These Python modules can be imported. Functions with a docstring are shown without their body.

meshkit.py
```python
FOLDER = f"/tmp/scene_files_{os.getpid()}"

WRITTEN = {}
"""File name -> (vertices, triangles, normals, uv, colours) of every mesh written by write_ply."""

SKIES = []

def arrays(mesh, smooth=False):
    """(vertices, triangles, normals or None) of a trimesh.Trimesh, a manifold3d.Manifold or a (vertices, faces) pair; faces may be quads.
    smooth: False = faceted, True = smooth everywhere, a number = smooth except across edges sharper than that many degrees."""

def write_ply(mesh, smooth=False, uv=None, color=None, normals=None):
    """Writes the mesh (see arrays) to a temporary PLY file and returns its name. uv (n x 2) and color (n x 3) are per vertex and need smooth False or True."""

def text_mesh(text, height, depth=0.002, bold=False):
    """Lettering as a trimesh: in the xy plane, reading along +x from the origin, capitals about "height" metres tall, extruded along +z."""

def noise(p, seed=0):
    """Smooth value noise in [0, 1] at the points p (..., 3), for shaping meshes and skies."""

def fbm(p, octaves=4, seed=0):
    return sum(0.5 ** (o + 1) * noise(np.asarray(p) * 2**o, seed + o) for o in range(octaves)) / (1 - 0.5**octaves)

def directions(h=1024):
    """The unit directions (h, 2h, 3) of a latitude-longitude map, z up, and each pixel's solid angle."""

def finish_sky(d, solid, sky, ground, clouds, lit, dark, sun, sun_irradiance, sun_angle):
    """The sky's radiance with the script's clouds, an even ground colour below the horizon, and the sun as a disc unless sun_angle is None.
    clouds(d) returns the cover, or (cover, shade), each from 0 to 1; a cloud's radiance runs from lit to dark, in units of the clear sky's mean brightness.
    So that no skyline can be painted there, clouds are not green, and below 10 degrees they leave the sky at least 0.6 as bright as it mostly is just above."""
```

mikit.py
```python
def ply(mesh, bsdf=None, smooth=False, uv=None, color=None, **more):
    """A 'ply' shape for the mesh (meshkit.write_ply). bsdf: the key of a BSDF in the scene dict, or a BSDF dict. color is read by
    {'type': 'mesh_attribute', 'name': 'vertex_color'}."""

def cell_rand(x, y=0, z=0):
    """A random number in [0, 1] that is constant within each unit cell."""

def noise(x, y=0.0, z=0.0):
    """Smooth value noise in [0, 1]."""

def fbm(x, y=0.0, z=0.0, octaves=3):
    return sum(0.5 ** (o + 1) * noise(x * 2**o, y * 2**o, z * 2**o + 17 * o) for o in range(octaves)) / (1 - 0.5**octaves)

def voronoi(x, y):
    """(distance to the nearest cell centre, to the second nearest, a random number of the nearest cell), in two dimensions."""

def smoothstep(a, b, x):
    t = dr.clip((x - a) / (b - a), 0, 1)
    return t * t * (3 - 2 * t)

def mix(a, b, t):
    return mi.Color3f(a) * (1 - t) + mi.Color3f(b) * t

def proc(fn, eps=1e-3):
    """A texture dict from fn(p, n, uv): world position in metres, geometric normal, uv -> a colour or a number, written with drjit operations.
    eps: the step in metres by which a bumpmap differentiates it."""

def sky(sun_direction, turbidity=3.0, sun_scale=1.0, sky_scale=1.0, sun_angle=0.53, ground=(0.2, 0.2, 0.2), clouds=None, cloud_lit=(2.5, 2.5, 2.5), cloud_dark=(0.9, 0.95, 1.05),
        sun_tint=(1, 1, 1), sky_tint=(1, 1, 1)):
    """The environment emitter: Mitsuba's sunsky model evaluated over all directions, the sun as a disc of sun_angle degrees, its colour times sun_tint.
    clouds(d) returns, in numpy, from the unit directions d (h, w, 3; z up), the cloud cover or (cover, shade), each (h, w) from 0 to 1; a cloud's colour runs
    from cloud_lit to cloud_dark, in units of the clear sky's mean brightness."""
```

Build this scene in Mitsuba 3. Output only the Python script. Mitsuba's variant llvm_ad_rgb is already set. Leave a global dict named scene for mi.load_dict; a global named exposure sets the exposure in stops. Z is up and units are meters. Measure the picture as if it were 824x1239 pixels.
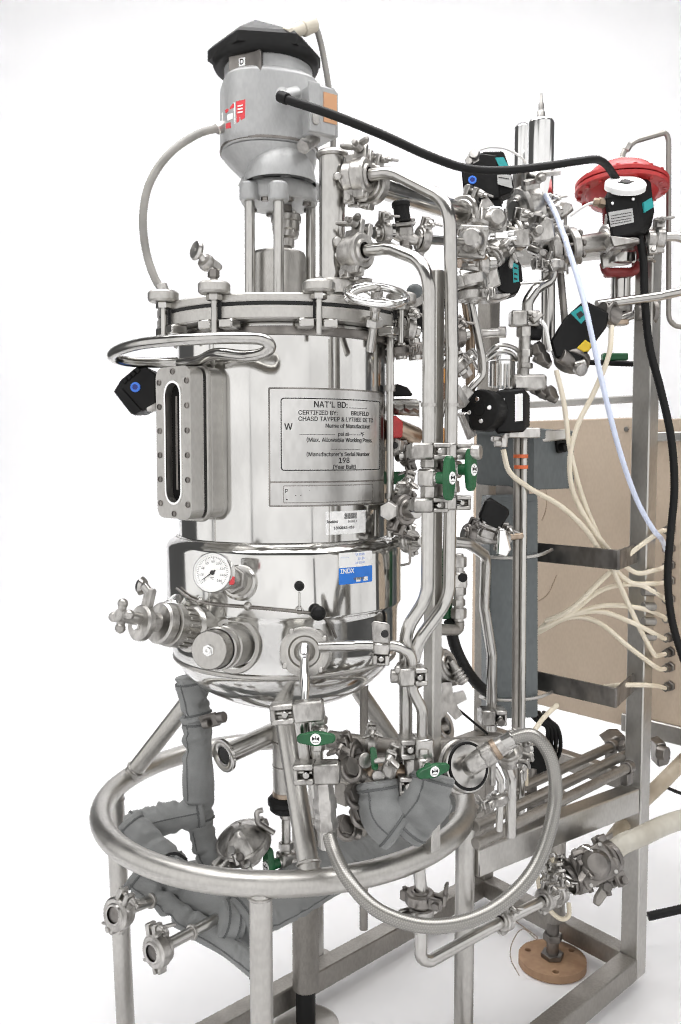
import math, random
import numpy as np, trimesh, drjit as dr, mitsuba as mi, mikit, meshkit
from shapely.geometry import Polygon, Point, LineString
from mikit import fbm, noise, mix, smoothstep
random.seed(4); rng = np.random.default_rng(4)
T4 = mi.ScalarTransform4f
scene, labels = {}, {}

# ------------------------------------------------------------------ camera
CAM_H, PITCH, FPX, CX, CY = 1.35, math.radians(3.72), 1070.0, 412.0, 619.5
EYE = np.array([0, 0, CAM_H])
FWD = np.array([0, math.cos(PITCH), -math.sin(PITCH)])
UPV = np.array([0, math.sin(PITCH), math.cos(PITCH)])
RGT = np.array([1.0, 0, 0])
scene['camera'] = {'type': 'perspective', 'fov': math.degrees(2*math.atan(CX/FPX)), 'fov_axis': 'x', 'near_clip': 0.05, 'far_clip': 60.0,
                   'to_world': T4().look_at(origin=EYE.tolist(), target=(EYE+FWD).tolist(), up=UPV.tolist())}
exposure = 0.2

# ------------------------------------------------------------------ lamps of the studio
def lamp(key, label, o, target, w, h, rad, up=(0, 0, 1)):
    m = T4().look_at(origin=list(o), target=list(target), up=list(up))
    R = np.array(m.matrix)[:3, :3]
    sh = []
    for sx, sy, a, b in ((1, 0, .006, h/2+.012), (-1, 0, .006, h/2+.012), (0, 1, w/2, .006), (0, -1, w/2, .006)):
        b_ = trimesh.creation.box((2*a if sx else w, 2*b if sx else .012, .26)); b_.apply_translation((sx*(w/2+.0065), sy*(h/2+.0065), -.1295)); sh.append(b_)
    b_ = trimesh.creation.box((w+.03, h+.03, .02)); b_.apply_translation((0, 0, -.271)); sh.append(b_)
    mesh = trimesh.util.concatenate(sh); M = np.eye(4); M[:3, :3] = R; M[:3, 3] = o; mesh.apply_transform(M)
    scene[key+'__housing'] = mikit.ply(mesh, 'black_cloth')
    scene[key+'__diffuser'] = {'type': 'rectangle', 'to_world': m @ T4().scale([w/2, h/2, 1]), 'bsdf': {'type': 'ref', 'id': 'diffuser_cloth'},
                               'emitter': {'type': 'area', 'radiance': {'type': 'rgb', 'value': [rad*1.0, rad*.99, rad*.985]}}}
    labels[key] = {'label': label, 'category': 'softbox lamp', 'group': 'studio lamps around the machine'}
lamp('softbox_lamp', 'wide overhead softbox hanging above the machine', (0, 1.9, 3.75), (0, 1.9, 0), 3.8, 3.0, 4.2, (0, 1, 0))
lamp('softbox_lamp_001', 'tall softbox behind the photographer lighting the front', (-.1, -1.9, 1.95), (-.05, 1.9, 1.45), 4.6, 3.8, .98)
lamp('softbox_lamp_002', 'tall softbox standing to the left of the machine', (-3.0, -.2, 1.9), (-.1, 1.9, 1.6), 3.0, 3.7, .95)
lamp('softbox_lamp_003', 'softbox standing to the right of the machine', (3.0, -.3, 1.9), (-.1, 1.9, 1.6), 3.4, 3.7, .88)
lamp('softbox_lamp_005', 'slim softbox level with the machine far to the right', (3.5, 1.75, 1.6), (-.1, 1.9, 1.4), 1.3, 3.0, .85)
lamp('softbox_lamp_006', 'slim softbox level with the machine far to the left', (-3.6, 1.9, 1.6), (-.1, 1.9, 1.4), 1.5, 3.0, .95)
lamp('softbox_lamp_004', 'low wide softbox washing the white backdrop', (0, 3.2, 4.0), (0, 5.4, 1.6), 4.6, .9, 11.0)
scene['studio_fill'] = {'type': 'constant', 'radiance': {'type': 'rgb', 'value': [.09, .09, .09]}}

# ------------------------------------------------------------------ materials
def c3(v): return {'type': 'rgb', 'value': list(v) if hasattr(v, '__len__') else [v]*3}
def two(d): return {'type': 'twosided', 'bsdf': d}
def pbr(key, col, rough=.4, metal=0., tex=None, rtex=None, **kw):
    scene[key] = two({'type': 'principled', 'base_color': mikit.proc(tex) if tex else c3(col), 'roughness': mikit.proc(rtex) if rtex else rough,
                      'metallic': metal, **kw})
def steel_tex(lo, hi, f=9., warm=.0, sp=60.):
    def fn(p, n, uv):
        a = fbm(p.x*f, p.y*f, p.z*f*.6, 4); b = fbm(p.x*sp, p.y*sp, p.z*sp*.35+7, 3)
        t = dr.clip(smoothstep(.25, .72, a)*.65+smoothstep(.3, .7, b)*.35, 0, 1)
        L = mi.Color3f(lo[0], lo[1], lo[2]); H = mi.Color3f(hi[0], hi[1], hi[2])
        return L*(1-t)+H*t
    return fn
def rough_tex(lo, hi, f=14.):
    def fn(p, n, uv):
        return lo+(hi-lo)*smoothstep(.2, .8, fbm(p.x*f, p.y*f, p.z*f*.5, 4))
    return fn
pbr('polished_steel', .7, .16, 1., tex=steel_tex((.50, .495, .48), (.68, .675, .655), 5., sp=40), rtex=rough_tex(.05, .13))
pbr('plate_steel', .75, .34, 1., tex=steel_tex((.46, .455, .44), (.62, .615, .60), 9., sp=90), rtex=rough_tex(.3, .42))
pbr('tube_steel', .6, .25, 1., tex=steel_tex((.43, .42, .40), (.53, .52, .497), 9., sp=200), rtex=rough_tex(.10, .26, 25.))
pbr('satin_steel', .55, .33, 1., tex=steel_tex((.43, .418, .395), (.53, .518, .49), 7., sp=260), rtex=rough_tex(.28, .46, 18.))
pbr('dull_steel', .4, .45, 1., tex=steel_tex((.25, .235, .215), (.36, .342, .315), 7., sp=260), rtex=rough_tex(.35, .6, 18.))
pbr('cast_steel', .55, .4, 1., tex=steel_tex((.26, .25, .235), (.58, .565, .54), 40., sp=160), rtex=rough_tex(.24, .5, 60.))
pbr('bright_steel', .8, .1, 1., tex=steel_tex((.74, .74, .73), (.9, .9, .89), 8.), rtex=rough_tex(.06, .16))
pbr('dark_steel', .2, .4, 1., tex=steel_tex((.14, .132, .125), (.32, .30, .28), 30.), rtex=rough_tex(.3, .55, 40.))
pbr('bronze_steel', .3, .42, 1., tex=steel_tex((.22, .16, .11), (.46, .37, .29), 30.), rtex=rough_tex(.3, .5, 40.))
pbr('motor_paint', .45, .42, .35, tex=steel_tex((.35, .354, .354), (.42, .424, .42), 14., sp=260))
pbr('black_plastic', .012, .5, 0., tex=steel_tex((.003, .003, .0032), (.009, .009, .0088), 30.), specular=.22)
pbr('black_rubber', .006, .5, specular=.25)
pbr('black_cloth', .03, .9)
pbr('white_cloth', .8, .9)
pbr('diffuser_cloth', .2, .9)
pbr('dark_glass', .004, .25, 0., specular=.08)
pbr('dark_gap', .015, .7)
pbr('red_paint', .45, .35, 0., tex=steel_tex((.30, .016, .018), (.44, .030, .028), 25.), clearcoat=.3)
pbr('dark_red_paint', .2, .4, 0., tex=steel_tex((.11, .010, .011), (.22, .022, .021), 30.))
pbr('green_plastic', .1, .4, 0., tex=steel_tex((.005, .060, .022), (.012, .105, .036), 40.))
pbr('teal_label', (.02, .30, .30), .5)
pbr('white_label', (.80, .80, .79), .5)
pbr('grey_label', (.42, .42, .41), .5)
pbr('blue_label', (.018, .17, .62), .45)
pbr('pale_blue_ink', (.28, .38, .70), .5)
pbr('blue_button', (.05, .19, .70), .4)
pbr('black_ink', .02, .6)
pbr('grey_ink', .16, .6)
pbr('red_ink', (.60, .05, .06), .5)
pbr('orange_label', (.50, .27, .14), .5)
pbr('orange_plastic', (.62, .13, .04), .45)
pbr('amber_plastic', (.48, .22, .06), .4)
pbr('brown_plastic', (.13, .065, .035), .45)
pbr('yellow_plastic', (.65, .45, .03), .45)
pbr('beige_plastic', (.50, .46, .38), .5)
pbr('tan_board', .5, .6, 0., tex=steel_tex((.49, .395, .30), (.56, .46, .36), 3., sp=300))
pbr('board_edge', (.35, .26, .19), .7)
pbr('slate_paint', .2, .5, 0., tex=steel_tex((.088, .100, .104), (.128, .143, .146), 6., sp=180))
pbr('rust_primer', .3, .6, 0., tex=steel_tex((.27, .155, .09), (.38, .24, .145), 22.))
pbr('tube_cream', .6, .35, 0., tex=steel_tex((.60, .535, .41), (.70, .64, .52), 12.), clearcoat=.3)
pbr('hose_tan', .4, .45, 0., tex=steel_tex((.33, .27, .19), (.48, .42, .33), 14.), clearcoat=.2)
pbr('hose_pale', .4, .45, 0., tex=steel_tex((.36, .335, .28), (.47, .45, .39), 14.), clearcoat=.2)
pbr('pale_blue_tube', (.62, .68, .84), .25, 0., clearcoat=.5)
pbr('hose_grey', .3, .4, 0., tex=steel_tex((.20, .195, .18), (.29, .28, .26), 40.))
pbr('white_enamel', (.82, .82, .80), .4)
def fabric(p, n, uv):
    a = fbm(p.x*14, p.y*14, p.z*14, 4); b = noise(p.x*900, p.y*900, p.z*900)
    return mi.Color3f(.20, .205, .203)*(.72+.5*a+.14*b)
scene['grey_fabric'] = two({'type': 'bumpmap', 'arbitrary': mikit.proc(lambda p, n, uv: fbm(p.x*28+2*noise(p.z*9), p.y*28, p.z*20, 4), eps=2e-3), 'scale': .02,
                            'bsdf': {'type': 'principled', 'base_color': mikit.proc(fabric), 'roughness': .85, 'metallic': 0., 'sheen': .4}})
def braid(p, n, uv):
    s = dr.sin(uv.x*6.2831853*10+uv.y*1500); t = dr.sin(uv.x*6.2831853*10-uv.y*1500)
    k = dr.clip(.5+.35*(s*t)+.3*dr.maximum(s, t), 0, 1)
    return mi.Color3f(.09, .086, .08)*(1-k)+mi.Color3f(.40, .39, .365)*k
scene['braided_hose'] = two({'type': 'principled', 'base_color': mikit.proc(braid), 'roughness': .34, 'metallic': .8})
scene['backdrop_paper'] = {'type': 'diffuse', 'reflectance': c3((.84, .84, .85))}

# ------------------------------------------------------------------ geometry helpers
def U(px, py, Y):
    d = FWD+RGT*((px-CX)/FPX)-UPV*((py-CY)/FPX)
    return EYE+d*(Y/d[1])
def S(px, Y): return px*Y/FPX
def nrm(v): v = np.asarray(v, float); return v/np.linalg.norm(v)
def basis(z, x=None):
    z = nrm(z)
    if x is None: x = (0, 0, 1) if abs(z[2]) < .9 else (1, 0, 0)
    x = np.asarray(x, float); x = x-z*np.dot(x, z)
    if np.linalg.norm(x) < 1e-6: x = np.cross(z, (.3, .8, .5))
    x = nrm(x); return np.stack([x, np.cross(z, x), z], 1)
def put(mesh, R, o):
    m = mesh.copy(); M = np.eye(4); M[:3, :3] = R; M[:3, 3] = o; m.apply_transform(M); return m
def cat(*ms):
    out = []
    for m in ms: out += list(m) if isinstance(m, (list, tuple)) else [m]
    return trimesh.util.concatenate([trimesh.Trimesh(m.vertices, m.faces, process=False) for m in out])
def lathe(prof, o=(0, 0, 0), ax=(0, 0, 1), n=32, x=None):
    a = np.arange(n)*2*np.pi/n; v = []; f = []
    for r, h in prof: v.append(np.stack([np.cos(a)*max(r, 1e-5), np.sin(a)*max(r, 1e-5), np.full(n, h)], 1))
    i = np.arange(n); j = (i+1) % n
    for k in range(len(prof)-1):
        f.append(np.stack([k*n+i, k*n+j, (k+1)*n+j], 1)); f.append(np.stack([k*n+i, (k+1)*n+j, (k+1)*n+i], 1))
    m = trimesh.Trimesh(np.vstack(v), np.vstack(f), process=False)
    return put(m, basis(ax, x), o)
def cyl(a, b, r, n=20, bev=None, r2=None):
    a, b = np.asarray(a, float), np.asarray(b, float); L = np.linalg.norm(b-a); r2 = r if r2 is None else r2
    bev = min(.0015, r*.2, L*.2) if bev is None else bev
    return lathe([(0, 0), (r-bev, 0), (r, bev), (r2, L-bev), (r2-bev, L), (0, L)], a, b-a, n)
def smooth_path(pts, bend, k=7):
    pts = [np.asarray(p, float) for p in pts]
    if len(pts) < 3 or not bend: return pts
    out = [pts[0]]
    for i in range(1, len(pts)-1):
        a, b, c = pts[i-1], pts[i], pts[i+1]
        u, w = a-b, c-b; lu, lw = np.linalg.norm(u), np.linalg.norm(w); u, w = u/lu, w/lw
        ang = math.acos(np.clip(np.dot(u, w), -1, 1)); d = min(bend/max(math.tan(ang/2), 1e-3), .48*lu, .48*lw)
        p, q = b+u*d, b+w*d
        for t in np.linspace(0, 1, k):
            # conic close to a circular arc
            wgt = math.sin(ang/2); B = [(1-t)**2, 2*t*(1-t)*wgt, t*t]; out.append((B[0]*p+B[1]*b+B[2]*q)/sum(B))
    out.append(pts[-1]); return out
def spline(pts, k=10):
    P = [np.asarray(p, float) for p in pts]; P = [2*P[0]-P[1]]+P+[2*P[-1]-P[-2]]; out = []
    for i in range(1, len(P)-2):
        p0, p1, p2, p3 = P[i-1:i+3]
        t0 = 0; t1 = t0+np.linalg.norm(p1-p0)**.5; t2 = t1+np.linalg.norm(p2-p1)**.5; t3 = t2+np.linalg.norm(p3-p2)**.5
        for t in np.linspace(t1, t2, k, endpoint=False):
            a1 = (t1-t)/(t1-t0)*p0+(t-t0)/(t1-t0)*p1; a2 = (t2-t)/(t2-t1)*p1+(t-t1)/(t2-t1)*p2; a3 = (t3-t)/(t3-t2)*p2+(t-t2)/(t3-t2)*p3
            b1 = (t2-t)/(t2-t0)*a1+(t-t0)/(t2-t0)*a2; b2 = (t3-t)/(t3-t1)*a2+(t-t1)/(t3-t1)*a3
            out.append((t2-t)/(t2-t1)*b1+(t-t1)/(t2-t1)*b2)
    out.append(P[-2]); return out
def sweep(path, r, n=14, caps=True, closed=False, uv=False):
    P = [np.asarray(p, float) for p in path]; Q = [P[0]]
    for p in P[1:]:
        if np.linalg.norm(p-Q[-1]) > 1e-5: Q.append(p)
    P = np.array(Q); m = len(P); rr = np.broadcast_to(np.asarray(r, float), (m,)) if np.ndim(r) == 0 else np.interp(np.linspace(0, 1, m), np.linspace(0, 1, len(r)), r)
    tang = np.gradient(P, axis=0) if not closed else np.roll(P, -1, 0)-np.roll(P, 1, 0)
    tang /= np.linalg.norm(tang, axis=1, keepdims=True)
    x = basis(tang[0])[:, 0]; V = []; a = np.arange(n+(1 if uv else 0))*2*np.pi/n; nn = len(a)
    for i in range(m):
        x = nrm(x-tang[i]*np.dot(x, tang[i])); y = np.cross(tang[i], x)
        V.append(P[i]+rr[i]*(np.cos(a)[:, None]*x+np.sin(a)[:, None]*y))
    V = np.vstack(V); f = []; i = np.arange(n); j = (i+1) % nn
    for k in range(m if closed else m-1):
        k2 = (k+1) % m
        f += [np.stack([k*nn+i, k*nn+j, k2*nn+j], 1), np.stack([k*nn+i, k2*nn+j, k2*nn+i], 1)]
    if uv:
        L = np.concatenate([[0], np.cumsum(np.linalg.norm(np.diff(P, axis=0), axis=1))])
        UV = np.stack([np.tile(a/(2*np.pi), m), np.repeat(L, nn)], 1)
        return trimesh.Trimesh(V, np.vstack(f), process=False), UV
    if caps and not closed:
        nv = len(V); V = np.vstack([V, P[:1], P[-1:]])
        f += [np.stack([j, i, np.full(n, nv)], 1), np.stack([(m-1)*n+i, (m-1)*n+j, np.full(n, nv+1)], 1)]
    return trimesh.Trimesh(V, np.vstack(f), process=False)
def tube(pts, r, bend=.03, n=16): return sweep(smooth_path(pts, bend), r, n)
def hose(pts, r, n=10, k=8): return sweep(spline(pts, k), r, n)
def hull(pts): return trimesh.Trimesh(pts).convex_hull if False else trimesh.convex.convex_hull(np.asarray(pts))
def rbox(size, R=np.eye(3), o=(0, 0, 0), bev=.002):
    h = np.asarray(size, float)/2; b = min(bev, h.min()*.45); pts = []
    for s in np.ndindex(2, 2, 2):
        sg = np.array(s)*2-1
        for k in range(3):
            q = h-b; q[k] = h[k]; pts.append(sg*q)
    return put(hull(pts), R, o)
def prism(poly, h, R=np.eye(3), o=(0, 0, 0), bev=.0015):
    p = Polygon(poly) if not isinstance(poly, Polygon) else poly
    if p.convex_hull.area-p.area < 1e-9 and not p.interiors:
        q = np.array(p.exterior.coords)[:-1]; c = np.array(p.centroid.coords)[0]; e = q-c; L = np.linalg.norm(e, axis=1, keepdims=True); qi = c+e*(1-bev/np.maximum(L, bev*2))
        z = lambda a, hh: np.column_stack([a, np.full(len(a), hh)])
        return put(hull(np.vstack([z(qi, 0), z(q, bev), z(q, h-bev), z(qi, h)])), R, o)
    return put(trimesh.creation.extrude_polygon(p, h), R, o)
def ball(o, r): 
    m = trimesh.creation.icosphere(2, r); m.apply_translation(o); return m
def torus(o, ax, R, r, n=40, k=12):
    a = np.linspace(0, 2*np.pi, n, endpoint=False); B = basis(ax)
    return sweep([np.asarray(o)+R*(math.cos(t)*B[:, 0]+math.sin(t)*B[:, 1]) for t in a], r, k, closed=True)
def hexnut(o, ax, r, h): return lathe([(0, 0), (r*.9, 0), (r, h*.12), (r, h*.88), (r*.9, h), (0, h)], o, ax, 6)
def oval(w, h, n=10):
    r = w/2; L = max(h/2-r, 0); a = np.linspace(0, np.pi, n)
    return [(r*math.cos(t), L+r*math.sin(t)) for t in a]+[(-r*math.cos(t), -L-r*math.sin(t)) for t in a]
def rrect(w, h, r, n=5):
    p = []
    for cx, cy, a0 in ((w/2-r, h/2-r, 0), (-w/2+r, h/2-r, 90), (-w/2+r, -h/2+r, 180), (w/2-r, -h/2+r, 270)):
        p += [(cx+r*math.cos(math.radians(a0+90*t/n)), cy+r*math.sin(math.radians(a0+90*t/n))) for t in range(n+1)]
    return p
def text(s, h, R, o, depth=.0004, center=True, bold=False):
    m = meshkit.text_mesh(s, h, depth, bold)
    if center: m.apply_translation([-(m.bounds[0][0]+m.bounds[1][0])/2, -h/2, 0])
    return put(m, R, o)

# ------------------------------------------------------------------ scene-entry helpers
used = {}
def numbered(k):
    n = used.get(k, -1)+1; used[k] = n
    return k if n == 0 else f'{k}_{n:03d}'
class Thing:
    def __init__(s, name, label, cat_, group=None, kind=None):
        s.key = numbered(name); labels[s.key] = {'label': label}
        if cat_: labels[s.key]['category'] = cat_
        if group: labels[s.key]['group'] = group
        if kind: labels[s.key]['kind'] = kind
    def add(s, name, mesh, mat, parent=None, label=None, smooth=38, uv=None, **kw):
        key = numbered((parent or s.key)+'__'+name)
        scene[key] = mikit.ply(mesh, mat, smooth=True if uv is not None else smooth, uv=uv, **kw)
        if label: labels[key] = {'label': label}
        return key
VIEW = np.array([0, -1.0, 0])
def clampring(o, ax, r, lug, k=1.0):
    """ring, lugs and bolt of a sanitary clamp (mesh), and its wing nut (mesh)"""
    R = basis(ax, lug); Ro = r+.013*k; hh = .0105*k
    ring = lathe([(r*.9, -hh*1.2), (r+.002, -hh*1.2), (r+.004*k, -hh*.95), (Ro-.003*k, -hh), (Ro, -hh*.7), (Ro, hh*.7), (Ro-.003*k, hh), (r+.004*k, hh*.95), (r+.002, hh*1.2), (r*.9, hh*1.2)], (0, 0, 0), (0, 0, 1), 28)
    ms = [put(ring, R, o)]
    for s in (-1, 1):
        ms.append(put(rbox((.022*k, .009*k, .019*k), bev=.002), R, np.asarray(o)+R@np.array([Ro+.006*k, s*.0085*k, 0])))
        ms.append(put(rbox((.012*k, .007*k, .017*k), bev=.002), R, np.asarray(o)+R@np.array([-Ro-.002*k, s*.006*k, 0])))
    ms.append(cyl(np.asarray(o)+R@np.array([-Ro-.003*k, 0, -.012*k]), np.asarray(o)+R@np.array([-Ro-.003*k, 0, .012*k]), .004*k, 10))
    bo = np.asarray(o)+R@np.array([Ro+.009*k, 0, 0])
    ms.append(cyl(bo-R[:, 1]*.018*k, bo+R[:, 1]*.034*k, .0036*k, 10))
    ms.append(hexnut(bo-R[:, 1]*.018*k, R[:, 1], .0065*k, .006*k))
    w = bo+R[:, 1]*.0145*k
    W = [cyl(w, w+R[:, 1]*.012*k, .0075*k, 14, r2=.006*k)]
    for s in (-1, 1):
        q = prism(oval(.011*k, .022*k, 6), .005*k, np.stack([R[:, 1], nrm(R[:, 2]*s+R[:, 1]*.55), np.cross(R[:, 1], nrm(R[:, 2]*s+R[:, 1]*.55))], 1), w+R[:, 1]*.011*k+R[:, 2]*s*.012*k, .001)
        W.append(q)
    return cat(ms), cat(W)
def clamp(g, o, ax, r, lug=(1, 0, 0), k=1.0, mat='cast_steel', parent=None):
    a, b = clampring(o, ax, r, lug, k); kk = g.add('clamp', a, mat, parent)
    if not parent: g.add('wing_nut', b, mat, kk)
    else: g.add('wing_nut', b, mat, parent)
def clampblock(g, o, ax, lug, w, h, d, mat='cast_steel'):
    """a block clamp seen side on: rounded band with a bolt window between two cheeks, round the pipe axis ax"""
    R = basis(ax, lug); o = np.asarray(o)
    ms = [put(rbox((w*.58, d, h), bev=.004), R, o-R[:, 0]*w*.21)]
    for s in (-1, 1): ms.append(put(rbox((w*.44, d, h*.3), bev=.0025), R, o+R[:, 0]*w*.28+R[:, 2]*s*h*.35))
    ms.append(put(rbox((w*.10, d*.9, h), bev=.003), R, o+R[:, 0]*w*.45))
    k = g.add('clamp', cat(ms), mat)
    g.add('bolt', cat(cyl(o+R[:, 0]*w*.22-R[:, 1]*d*.55, o+R[:, 0]*w*.22+R[:, 1]*d*.55, h*.16, 12), cyl(o+R[:, 0]*w*.1, o+R[:, 0]*w*.44, h*.13, 10)), 'tube_steel', k)
def green_valve(label, o, ax, out, long, k=1.0, txt='\u25b7|', group=None):
    """small stainless needle valve with an oval green lever and a round white disc on it"""
    g = Thing('green_handle_valve', label, 'valve', group); R = basis(out, long); o = np.asarray(o, float)
    a = nrm(ax)
    g.add('body', cat(put(rbox((.034*k, .034*k, .034*k), bev=.004), basis(a, R[:, 2]), o), cyl(o-a*.034*k, o+a*.034*k, .0115*k), hexnut(o+a*.022*k, a, .016*k, .016*k), hexnut(o-a*.038*k, a, .016*k, .016*k)), 'cast_steel')
    g.add('stem', cyl(o+R[:, 2]*.015*k, o+R[:, 2]*.038*k, .011*k), 'green_plastic')
    lev = [(-.009, -.036), (-.004, -.041), (.004, -.041), (.009, -.036), (.0145, -.010), (.0155, 0), (.0145, .010), (.009, .036), (.004, .041), (-.004, .041), (-.009, .036), (-.0145, .010), (-.0155, 0), (-.0145, -.010)]
    Rl = np.stack([R[:, 1], -R[:, 0], R[:, 2]], 1) if False else np.stack([np.cross(R[:, 0], R[:, 2]), R[:, 0], R[:, 2]], 1)
    g.add('spring', cyl(o+R[:, 2]*.014*k, o+R[:, 2]*.020*k, .0125*k), 'tube_steel'); h = g.add('handle', prism([(x*k, y*k) for x, y in lev], .014*k, Rl, o+R[:, 2]*.036*k, .003*k), 'green_plastic')
    fc = o+R[:, 2]*.0505*k
    g.add('disc', cyl(fc-R[:, 2]*.002, fc+R[:, 2]*.0008, .0118*k, 24, .0004), 'white_label', h)
    up = np.array([0, 0, 1.0]); Rt = basis(R[:, 2], np.cross(up, R[:, 2]) if abs(R[2, 2]) < .9 else (1, 0, 0))
    q = fc+R[:, 2]*.0009; tri = lambda s: prism([(0, 0), (.0075*k*s, .0042*k), (.0075*k*s, -.0042*k)], .0004, Rt, q+Rt[:, 1]*.001, .0001)
    g.add('symbol', cat(tri(1), tri(-1), put(rbox((.0014*k, .0085*k, .0005), bev=.0001), Rt, q+Rt[:, 1]*.0035*k), put(rbox((.013*k, .0012*k, .0005), bev=.0001), Rt, q-Rt[:, 1]*.0058*k)), 'black_ink', h, smooth=False)
    return g

# ------------------------------------------------------------------ setting: studio floor and backdrop
def sheet(path, x0, x1):
    V = []; F = []
    for (y, z) in path: V += [(x0, y, z), (x1, y, z)]
    for i in range(len(path)-1): F += [(2*i, 2*i+1, 2*i+3), (2*i, 2*i+3, 2*i+2)]
    return trimesh.Trimesh(V, F, process=False)
scene['floor'] = mikit.ply(sheet([(-4, 0), (3.8, 0)], -2.7, 2.7), 'backdrop_paper', smooth=False)
labels['floor'] = {'label': 'seamless white studio floor under the machine', 'kind': 'structure'}
cv = [(3.8+1.6*math.sin(t), 1.6-1.6*math.cos(t)) for t in np.linspace(0, math.pi/2, 24)]
scene['backdrop'] = mikit.ply(sheet(cv+[(5.4, 5.5)], -2.7, 2.7), 'backdrop_paper', smooth=True)
labels['backdrop'] = {'label': 'pale white studio backdrop sweeping up behind the machine', 'kind': 'structure'}

# ================================================================== VESSEL
AX, AY = -.12, 1.90
A0 = np.array([AX, AY, 0])
def cyl_hit(px, py, r):
    d = U(px, py, 1.0)-EYE; e = EYE-A0; a = d[0]**2+d[1]**2; b = d[0]*e[0]+d[1]*e[1]; c = e[0]**2+e[1]**2-r*r
    q = max(b*b-a*c, 0); t = (-b-math.sqrt(q))/a; p = EYE+d*t
    return p, math.atan2(p[1]-AY, p[0]-AX)
def out_dir(th): return np.array([math.cos(th), math.sin(th), 0])
def on_cyl(th, r, z): return np.array([AX+r*math.cos(th), AY+r*math.sin(th), z])
def patch(th0, th1, z0, z1, r, t, n=20, corner=0.0):
    """curved plate of thickness t on a cylinder about the vessel's axis"""
    w = (th1-th0)*r; poly = Polygon(rrect(w, z1-z0, max(corner, 1e-4)))
    cols = np.linspace(-w/2, w/2, n+1); ms = []
    from shapely.geometry import box as sbox
    for a, b in zip(cols[:-1], cols[1:]):
        q = poly.intersection(sbox(a, -9, b, 9))
        if q.is_empty or q.area < 1e-9: continue
        ms.append(trimesh.creation.extrude_polygon(q, t))
    m = cat(ms); return bend(m, (th0+th1)/2, (z0+z1)/2, r)
def bend(m, th, zc, r):
    v = np.array(m.vertices); a = th+v[:, 0]/r; rr = r+v[:, 2]
    return trimesh.Trimesh(np.stack([AX+rr*np.cos(a), AY+rr*np.sin(a), zc+v[:, 1]], 1), m.faces, process=False)
def zsil(py): return U(344, py, AY)[2]
RB, RJ, RF = .224, .251, .264
RC = math.radians
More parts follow.
